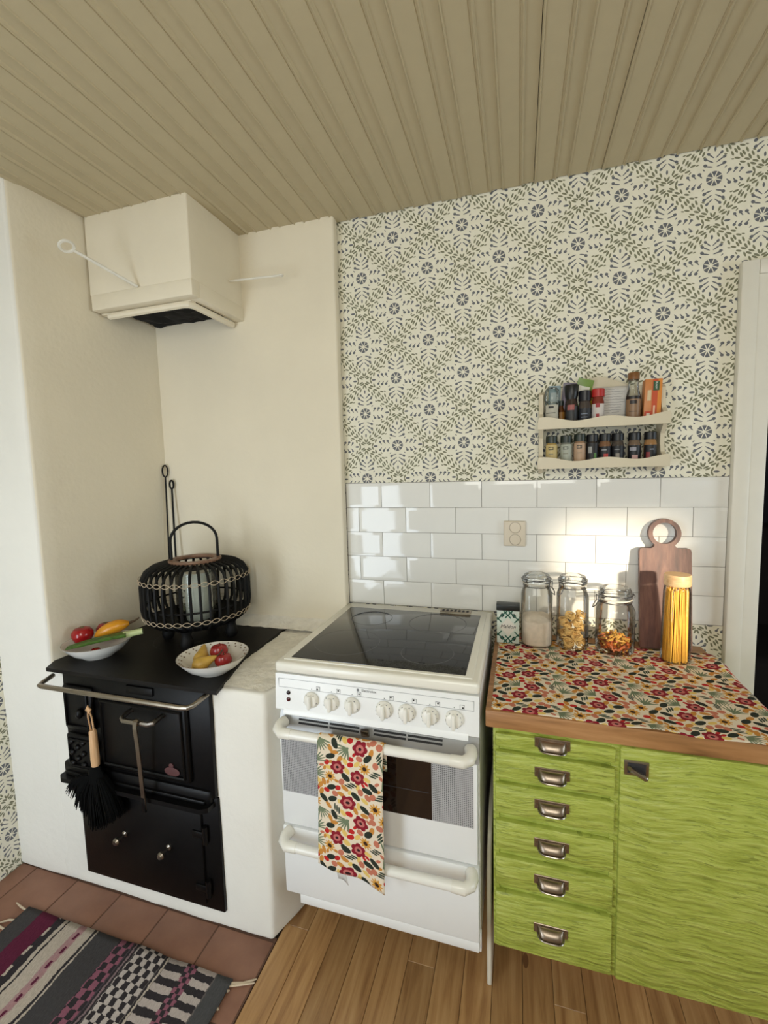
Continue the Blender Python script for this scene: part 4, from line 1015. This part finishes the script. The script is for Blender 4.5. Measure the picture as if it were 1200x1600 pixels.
for i in range(150):
    a = rr.uniform(0, 2*PI); r_ = .041*math.sqrt(rr.random()); z = CZ+.010+.052*rr.random()*(1-.3*(r_/.046)); d = Vector((rr.gauss(0, 1), rr.gauss(0, 1), rr.gauss(0, .5))).normalized()*.012
    c = Vector((J3[0]+r_*math.cos(a), J3[1]+r_*math.sin(a), z)); b.mi = rr.choice((0, 0, 1, 1, 2)) if z < CZ+.045 else rr.choice((0, 0, 0, 1))
    b.tube([c-d, c-d*.3+Vector((.002, 0, .001)), c+d*.3-Vector((.002, 0, 0)), c+d], [.0030, .0042, .0030, .0040], 5)
o = b.build('pasta_spirals', [M['fus_a'], M['fus_b'], M['fus_c']], org=(*J3, CZ+.004), kind='stuff'); tag(o, 'yellow and orange pasta pieces at the bottom of the wide glass jar', 'pasta')
# ---- cutting board leaning on tiles
kb = thing('cutting_board', 'dark walnut cutting board with ring handle leaning on the tiles', 'cutting board', (.966, -.070, CZ))
def bd(x, h, t): # board plane: base y -.075, top y -.012
    tt = (h-CZ)/(1.317-CZ); return Vector((x, -.078+.052*tt+t, h))
out = [(.889, CZ), (.889, 1.205), (.891, 1.2145), (.898, 1.2175), (.925, 1.2175), (.933, 1.222), (.936, 1.230)]
cx, czz, ro, ri = .966, 1.268, .0495, .0360
a0 = math.radians(232); arc_ = [(cx+ro*math.cos(a), czz+ro*math.sin(a)) for a in [a0-(a0-math.radians(-52))*i/30 for i in range(31)]]
out += arc_+[(.996, 1.230), (.999, 1.222), (1.007, 1.2175), (1.036, 1.2175), (1.043, 1.2145), (1.045, 1.205), (1.045, CZ)]
b = B(); TH_ = .019; ring = [(cx+ri*math.cos(math.radians(270)-2*PI*i/36), czz+ri*math.sin(math.radians(270)-2*PI*i/36)) for i in range(36)]
vf = []
for t_ in (0, TH_):
    vo = [b.bm.verts.new(bd(x, z, t_)) for x, z in out]; vi = [b.bm.verts.new(bd(x, z, t_)) for x, z in ring]
    es = [b.bm.edges.new((vo[i], vo[(i+1) % len(vo)])) for i in range(len(vo))]+[b.bm.edges.new((vi[i], vi[(i+1) % 36])) for i in range(36)]
    bmesh.ops.triangle_fill(b.bm, use_beauty=True, use_dissolve=False, edges=es); vf.append((vo, vi))
for L_ in (0, 1):
    A, D = vf[0][L_], vf[1][L_]
    for i in range(len(A)): j = (i+1) % len(A); b.bm.faces.new((A[i], A[j], D[j], D[i]))
b.build('slab', M['walnut'], kb, smooth=30)
# ---- spaghetti bottle
SX, SY = .966, -.172
sj = thing('spaghetti_jar', 'tall glass bottle with round wooden lid before the walnut board', 'jar', (SX, SY, CZ))
b = B(); z = CZ; b.lathe([(0, z), (.034, z), (.0395, z+.004), (.041, z+.012), (.0365, z+.225), (.0345, z+.238), (.033, z+.243), (.033, z+.252)], (SX, SY, 0), 36, 2.4); b.build('body', M['glass'], sj)
b = B(); b.lathe([(0, z+.2465), (.0365, z+.2465), (.0372, z+.249), (.0372, z+.278), (.0355, z+.281), (0, z+.2815)], (SX, SY, 0), 36); b.build('lid', M['lidwood'], sj)
b = B(); rr = random.Random(14)
for i in range(190):
    a = rr.uniform(0, 2*PI); r_ = .0345*math.sqrt(rr.random()); q = rr.uniform(.80, .94); da = rr.gauss(0, .22)
    b.tube([(SX+r_*math.cos(a), SY+r_*math.sin(a), z+.003), (SX+r_*q*math.cos(a+da), SY+r_*q*math.sin(a+da), z+.238-rr.random()*.012)], .00125, 4)
o = b.build('spaghetti', M['spag'], org=(SX, SY, z+.003), kind='stuff'); tag(o, 'bundle of dry yellow spaghetti standing in the wooden lidded bottle', 'pasta')
# ---- wall socket
ws = thing('wall_socket', 'ivory double wall socket on the white tiles', 'socket', (.474, -.005, 1.256))
B().box(.434, .514, -.011, 0.0, 1.208, 1.304, .004, 3).build('cover', M['socket'], ws)
for z in (1.2795, 1.2335):
    rot = Matrix.Rotation(PI/2, 3, 'X')
    b = B(); b.lathe([(.0205, 0.0), (.0215, .0016), (.0195, .0016), (.0185, -.001), (.017, -.004), (0, -.004)], (.476, -.0107, z), 28, rot=rot); o = b.build('outlet', M['socket_dark'], ws)
    b = B()
    for s_ in (-1, 1): b.lathe([(.003, 0), (.003, .0008), (0, .001)], (.476+s_*.0095, -.0072, z), 10, rot=rot)
    b.build('pin_hole', M['black'], o)
    b = B()
    for s_ in (-1, 1): b.box(.474, .478, -.0105, -.006, z+s_*.0165-.0025, z+s_*.0165+.0025)
    b.build('earth_clip', M['steel'], o)

# ================================================================== SPICE RACK
sr = thing('spice_rack', 'cream painted two tier wooden spice rack on the wallpaper', 'shelf', (.755, -.04, 1.482))
RX0, RX1 = .556, .954
side = [(0, 1.482), (-.020, 1.482), (-.034, 1.495), (-.078, 1.497), (-.080, 1.533), (-.060, 1.545), (-.050, 1.575), (-.052, 1.605), (-.074, 1.628), (-.080, 1.634), (-.080, 1.672), (-.058, 1.690), (-.050, 1.725), (-.050, 1.757), (-.030, 1.768), (0, 1.772)]
for x in (RX0+.002, RX1-.016):
    b = B(); b.prism([(x, y, z) for y, z in side], (.013, 0, 0)); b.build('side_panel', M['rack'], sr)
for z in (1.505, 1.640): B().box(RX0+.014, RX1-.014, -.078, -.002, z, z+.009).build('shelf', M['rack'], sr)
for z0, zt in ((1.497, 1.533), (1.634, 1.670)):
    top = [(RX1-(RX1-RX0)*t_, zt-.004+.0065*math.cos(t_*2*PI*2.0+.5)+.003*math.cos(t_*2*PI)) for t_ in [i/40 for i in range(41)]]
    b = B(); b.prism([(RX0-.004, -.080, z0), (RX1+.004, -.080, z0)]+[(RX1+.004, -.080, zt-.006)]+[(x, -.080, z) for x, z in top]+[(RX0-.004, -.080, zt-.008)], (0, -.011, 0)); b.build('scalloped_front', M['rack'], sr)
top = [(RX1-.016-(RX1-RX0-.032)*t_, 1.770+.038*math.exp(-((t_-.5)/.24)**2)+.004*math.cos(t_*12)) for t_ in [i/30 for i in range(31)]]
b = B(); b.prism([(RX0+.016, -.001, 1.70), (RX1-.016, -.001, 1.70)]+[(x, -.001, z) for x, z in top], (0, -.009, 0)); b.build('crest_rail', M['rack'], sr)
Z1, Z2 = 1.5142, 1.6492
def spice(label, x, y, z, body, lab, cap, r_=.0195, h=.098, caph=.024, capr=None, lz=(.18, .62), deco=None, neck=False):
    k = thing('spice_jar', label, 'spice jar', (x, y, z)); capr = capr or r_-.0005; hb = h-caph
    b = B(); b.lathe([(0, z), (r_-.002, z), (r_, z+.003), (r_, z+hb*.80), (r_-.003, z+hb*.93), (r_-.004, z+hb)], (x, y, 0), 22); b.build('body', P(body, .12), k)
    b = B(); b.lathe([(0, z+hb-.001), (capr, z+hb-.001), (capr, z+h-.002), (capr-.002, z+h), (0, z+h)], (x, y, 0), 22); b.build('cap', P(cap, .4), k)
    l = B().arc((x, y, 0), r_+.0004, -2.9, -.25, z+hb*lz[0], z+hb*lz[1], 14).build('label', P(lab, .5), k)
    if deco:
        for (c, a, wa, z0, z1) in deco: B().arc((x, y, 0), r_+.0009, a-wa, a+wa, z+hb*z0, z+hb*z1, 6).build('label_print', P(c, .5), l)
FR = -1.75
blk, grn, gr2 = (11, 11, 15), (34, 42, 33), (19, 17, 18)
box_ = lambda c: [((36, 36, 36), FR, .42, .66, .80), (c, FR, .34, .69, .77), ((120, 116, 100), FR, .40, .45, .48)]
S1 = 'spice jar on the lower rack shelf'
Y1 = -.048
spice('leftmost lower spice jar, dark green cap and yellow label', .600, Y1, Z1, (168, 140, 82), (190, 168, 112), grn, lz=(.06, .90), deco=box_((200, 180, 124)))
spice('second lower spice jar from left, dark green cap and grey label', .648, Y1, Z1, (120, 122, 112), (160, 164, 150), grn, lz=(.06, .90), deco=box_((170, 174, 160)))
spice('third lower spice jar from left, dark green cap and tan label', .692, Y1, Z1, (150, 118, 92), (178, 148, 120), grn, lz=(.06, .90), h=.101, deco=box_((186, 158, 130)))
spice('black capped lower spice jar with green sprig on its label', .732, Y1, Z1, (50, 44, 40), gr2, blk, lz=(.05, .92), deco=[((150, 150, 146), FR-.3, .3, .45, .75), ((84, 128, 66), FR+.55, .22, .05, .45)])
spice('black capped lower spice jar with large red print', .772, Y1, Z1, (122, 88, 64), (17, 16, 20), blk, lz=(.05, .74), deco=[((176, 50, 46), FR+.2, .34, .08, .40), ((150, 150, 156), FR-.1, .4, .56, .60)])
spice('black capped lower spice jar with grey print, right of the red one', .8115, Y1, Z1, (74, 66, 60), (17, 16, 20), blk, lz=(.05, .74), deco=[((140, 132, 122), FR, .30, .15, .40), ((120, 120, 122), FR-.1, .4, .56, .60)])
spice('black capped lower spice jar with pink and white print', .862, Y1, Z1, (110, 92, 76), (17, 16, 20), blk, lz=(.05, .74), deco=[((190, 150, 146), FR+.1, .45, .06, .30), ((140, 140, 150), FR-.2, .5, .50, .66)])
spice('rightmost lower spice jar, black cap and dark red print', .910, Y1, Z1, (150, 112, 72), (17, 16, 20), blk, lz=(.05, .74), deco=[((128, 34, 36), FR-.35, .3, .12, .42), ((150, 156, 170), FR+.2, .3, .52, .56)])
# upper shelf
k = thing('spice_grinder', 'clear plastic spice grinder with grey label at left of the upper shelf', 'spice grinder', (.600, -.048, Z2))
b = B(); z = Z2; b.lathe([(0, z), (.023, z), (.0245, z+.004), (.0245, z+.075), (.021, z+.082), (.0255, z+.088), (.0255, z+.108), (.023, z+.122), (.016, z+.130), (0, z+.131)], (.600, -.048, 0), 24); b.build('body', M['glass_smoke'], k)
b = B(); b.lathe([(0, z+.003), (.0215, z+.003), (.0215, z+.058), (0, z+.060)], (.600, -.048, 0), 18); b.build('spice_filling', P((86, 84, 78), .8), k)
l = B().arc((.600, -.048, 0), .0250, -2.6, -.7, z+.012, z+.070, 10).build('label', P((176, 172, 158), .6), k)
B().arc((.600, -.048, 0), .0255, FR-.35, FR+.35, z+.058, z+.065, 6).build('label_print', P((34, 34, 34), .5), l); B().arc((.600, -.048, 0), .0255, FR-.7, FR+.6, z+.040, z+.0425, 6).build('label_print', P((60, 60, 60), .5), l)
k = thing('pepper_mill', 'black topped pepper mill with pink label between grinder and black jar', 'pepper mill', (.664, -.046, Z2))
b = B(); b.lathe([(0, z), (.021, z), (.0225, z+.004), (.0205, z+.070), (.018, z+.086), (0, z+.087)], (.664, -.046, 0), 22); b.build('body', P((52, 40, 36), .15), k)
b = B(); b.lathe([(.017, z+.084), (.0185, z+.090), (.021, z+.100), (.0235, z+.132), (.022, z+.135), (0, z+.134)], (.664, -.046, 0), 22); b.build('cap', P((14, 14, 15), .4), k)
l = B().arc((.664, -.046, 0), .0226, -2.5, -.5, z+.014, z+.062, 10).build('label', P((38, 38, 40), .5), k); B().arc((.664, -.046, 0), .0232, FR-.5, FR+.5, z+.048, z+.066, 6).build('label_print', P((150, 84, 80), .5), l)
spice('black capped spice jar on the upper shelf left of the red cap', .706, -.050, Z2, (70, 62, 58), (26, 28, 36), (16, 16, 26), .0205, .112, .034, lz=(.05, .66), deco=[((120, 130, 150), FR, .5, .26, .29), ((120, 130, 150), FR, .5, .40, .43)])
spice('red capped spice jar with white label on the upper shelf', .7475, -.050, Z2, (122, 48, 36), (196, 188, 182), (170, 36, 32), .0195, .115, .026, .0205, lz=(.10, .72), deco=[((150, 30, 36), FR, .25, .14, .34), ((150, 30, 36), FR, .32, .58, .74)])
k = thing('spice_bottle', 'small amber labelled bottle behind the clear grinder', 'bottle', (.632, -.028, Z2))
b = B(); b.lathe([(0, z), (.0125, z), (.0135, z+.003), (.0135, z+.050), (.008, z+.062), (.008, z+.075), (0, z+.076)], (.632, -.024, 0), 16); b.build('body', P((92, 52, 24), .2), k)
B().lathe([(.0095, z+.070), (.0095, z+.086), (0, z+.087)], (.632, -.024, 0), 14).build('cap', P((40, 50, 48), .4), k)
B().arc((.632, -.024, 0), .0139, -2.6, -.6, z+.010, z+.046, 8).build('label', P((150, 104, 40), .5), k)
def sachet(label, x, y, z0, wd, ht, rotz, tilt, col, trim):
    k = thing('spice_sachet', label, 'sachet', (x, y, z0)); 
    from mathutils import Euler
    mt = Matrix.Translation((x, y, z0)) @ Euler((.06, tilt, rotz)).to_matrix().to_4x4()
    t = bmesh.new(); bmesh.ops.create_grid(t, x_segments=6, y_segments=8, size=.5)
    for v in t.verts: px, pz = v.co.x, v.co.y+.5; v.co = Vector((px*wd, -.004*math.cos(px*PI)*math.sin(pz*PI), pz*ht))
    r = bmesh.ops.extrude_face_region(t, geom=list(t.faces)); vs = [g_ for g_ in r['geom'] if isinstance(g_, bmesh.types.BMVert)]
    bmesh.ops.translate(t, vec=(0, .0012, 0), verts=vs); b = B(); b.merge(t, mt); b.build('pouch', P(col, .35), k)
    t = bmesh.new(); bmesh.ops.create_cube(t, size=1.0)
    for v in t.verts: v.co = Vector((v.co.x*wd*.72, -.0045+v.co.y*.0012, ht*.62+v.co.z*ht*.42))
    b = B(); b.merge(t, mt); b.build('printed_panel', P(trim, .4), k)
sachet('blue grey spice sachet behind the clear grinder', .608, -.016, Z2+.001, .040, .140, .0, .02, (120, 146, 156), (150, 160, 160))
sachet('purple spice sachet behind the pepper mill', .650, -.016, Z2+.005, .050, .143, .0, .10, (74, 62, 84), (110, 96, 116))
sachet('green spice sachet with white panel sticking up behind the pepper mill', .672, -.024, Z2+.0105, .052, .150, .0, .28, (98, 128, 36), (208, 206, 190))
sachet('yellow spice sachet behind the black capped jar', .708, -.018, Z2+.001, .044, .132, .0, .03, (206, 168, 34), (196, 120, 40))
k = thing('recipe_note', 'white handwritten recipe sheet standing on the upper shelf', 'paper', (.800, -.020, Z2))
b = B(); b.grid(10, 10, lambda u, v: (.742+.110*u, -.030+.018*v-.004*math.sin(u*PI), Z2+.0005+.125*v), lambda u, v: (u, v)); o = b.build('sheet', M['paper'], k); mo = o.modifiers.new('t', 'SOLIDIFY'); mo.thickness = .0006; mo.offset = 0
b = B(); rr = random.Random(8)
for i in range(12):
    v = .93-i*.072; x0 = .748+rr.uniform(0, .006); x1 = .846-rr.uniform(0, .03); pts = []
    for j in range(14):
        x = x0+(x1-x0)*j/13; u = (x-.742)/.110; pts.append((x, -.0312+.018*v-.004*math.sin(u*PI), Z2+.125*v+rr.uniform(-.0012, .0012)))
    b.tube(pts, .0005, 3)
b.build('handwriting', P((112, 112, 122), .7), k)
k = thing('flavour_bottle', 'brown capped glass bottle with dark label beside the orange box', 'bottle', (.855, -.050, Z2))
b = B(); b.lathe([(0, z), (.021, z), (.0225, z+.003), (.0225, z+.076), (.021, z+.088), (.0165, z+.105), (.0155, z+.128), (.0155, z+.138)], (.855, -.050, 0), 24); b.build('body', M['glass_smoke'], k)
b = B(); b.lathe([(0, z+.002), (.0205, z+.002), (.0212, z+.005), (.0212, z+.074), (0, z+.076)], (.855, -.050, 0), 20); b.build('liquid', P((44, 24, 14), .2), k)
b = B(); b.lathe([(0, z+.137), (.0178, z+.137), (.0178, z+.158), (.0165, z+.160), (0, z+.1602)], (.855, -.050, 0), 22); b.build('cap', P((122, 80, 42), .4), k)
l = B().arc((.855, -.050, 0), .0229, -2.9, -.25, z+.010, z+.082, 14).build('label', P((134, 104, 76), .4), k)
B().arc((.855, -.050, 0), .0233, -2.9, -.25, z+.072, z+.082, 12).build('label_print', P((24, 16, 16), .4), l); B().arc((.855, -.050, 0), .0234, FR-.45, FR+.45, z+.056, z+.068, 8).build('label_print', P((34, 22, 20), .4), l); B().arc((.855, -.050, 0), .0234, FR-.5, FR+.5, z+.030, z+.032, 8).build('label_print', P((60, 40, 30), .4), l)
k = thing('stock_cube_box', 'orange stock cube box at the right end of the upper shelf', 'box', (.913, -.045, Z2))
def sk(x, y, z): return (x+.10*(z-Z2)*.6, y, z)
b = B(); b.box(.884, .934, -.060, -.024, Z2, Z2+.134, .001)
for v in b.bm.verts: v.co.x += (v.co.z-Z2)*.03
b.build('carton', P((196, 124, 66), .45), k)
def pan(x0, x1, z0, z1, c, nm, y=-.0606):
    b = B(); b.box(x0, x1, y, y+.0012, z0, z1)
    for v in b.bm.verts: v.co.x += (v.co.z-Z2)*.03
    return b.build(nm, P(c, .45), k)
pan(.906, .922, Z2+.001, Z2+.133, (190, 74, 32), 'red_orange_band'); pan(.922, .934, Z2+.001, Z2+.133, (208, 128, 40), 'amber_band'); pan(.908, .926, Z2+.096, Z2+.126, (36, 82, 48), 'logo_panel', -.0612)
text('Knorr', .010, P((226, 226, 220), .5), k, (.9205, -.0622, Z2+.111), (PI/2, PI/2, 0))
pan(.892, .903, Z2+.064, Z2+.098, (206, 186, 150), 'recipe_panel', -.061); pan(.886, .906, Z2+.010, Z2+.030, (186, 60, 30), 'pot_picture', -.061); pan(.892, .902, Z2+.014, Z2+.023, (226, 212, 196), 'pot_picture', -.0614)
pan(.911, .916, Z2+.012, Z2+.048, (226, 190, 160), 'vertical_print', -.0612)

# ================================================================== RUG
k = thing('woven_rug', 'grey, burgundy and cream striped woven rug on the clay tiles', 'rug', (-.74, -1.2, .003))
def rg(u, v):
    x = -1.158+.835*u; y = -.748-1.05*v; 
    return (x+.006*noise.noise(Vector((v*9, 2, u))), y-.006*noise.noise(Vector((u*6, 1, 3))), .0085+.003*noise.noise(Vector((u*9, v*9, 0))))
b = B(); b.grid(60, 60, rg, lambda u, v: (-1.158+.835*u, -.748-1.05*v)); o = b.build('weave', M['rug'], k, smooth=60); mo = o.modifiers.new('t', 'SOLIDIFY'); mo.thickness = .005; mo.offset = -1
rr = random.Random(6); tas = []
for (x, s_) in ((-1.158, -1), (-.323, 1)):
    ys = [-.758-i*.034 for i in range(30)] if s_ < 0 else [-.757, -.765]+[-.772-i*.05 for i in range(20)]
    for y in ys:
        b = B(); n_ = 2
        L_ = rr.uniform(.035, .075) if s_ < 0 else .065
        dy = rr.uniform(-.02, .02) if s_ < 0 else .03+rr.uniform(-.005, .005)
        if s_ > 0 and y < -.77: L_ = .004; dy = 0
        b.tube([(x-s_*.004, y, .008), (x+s_*L_*.5, y+dy*.4+rr.uniform(-.006, .006), .008), (x+s_*L_, y+dy, .006)], [.0032, .0036, .0022], 5); b.build('tassel', M['fringe'], k)
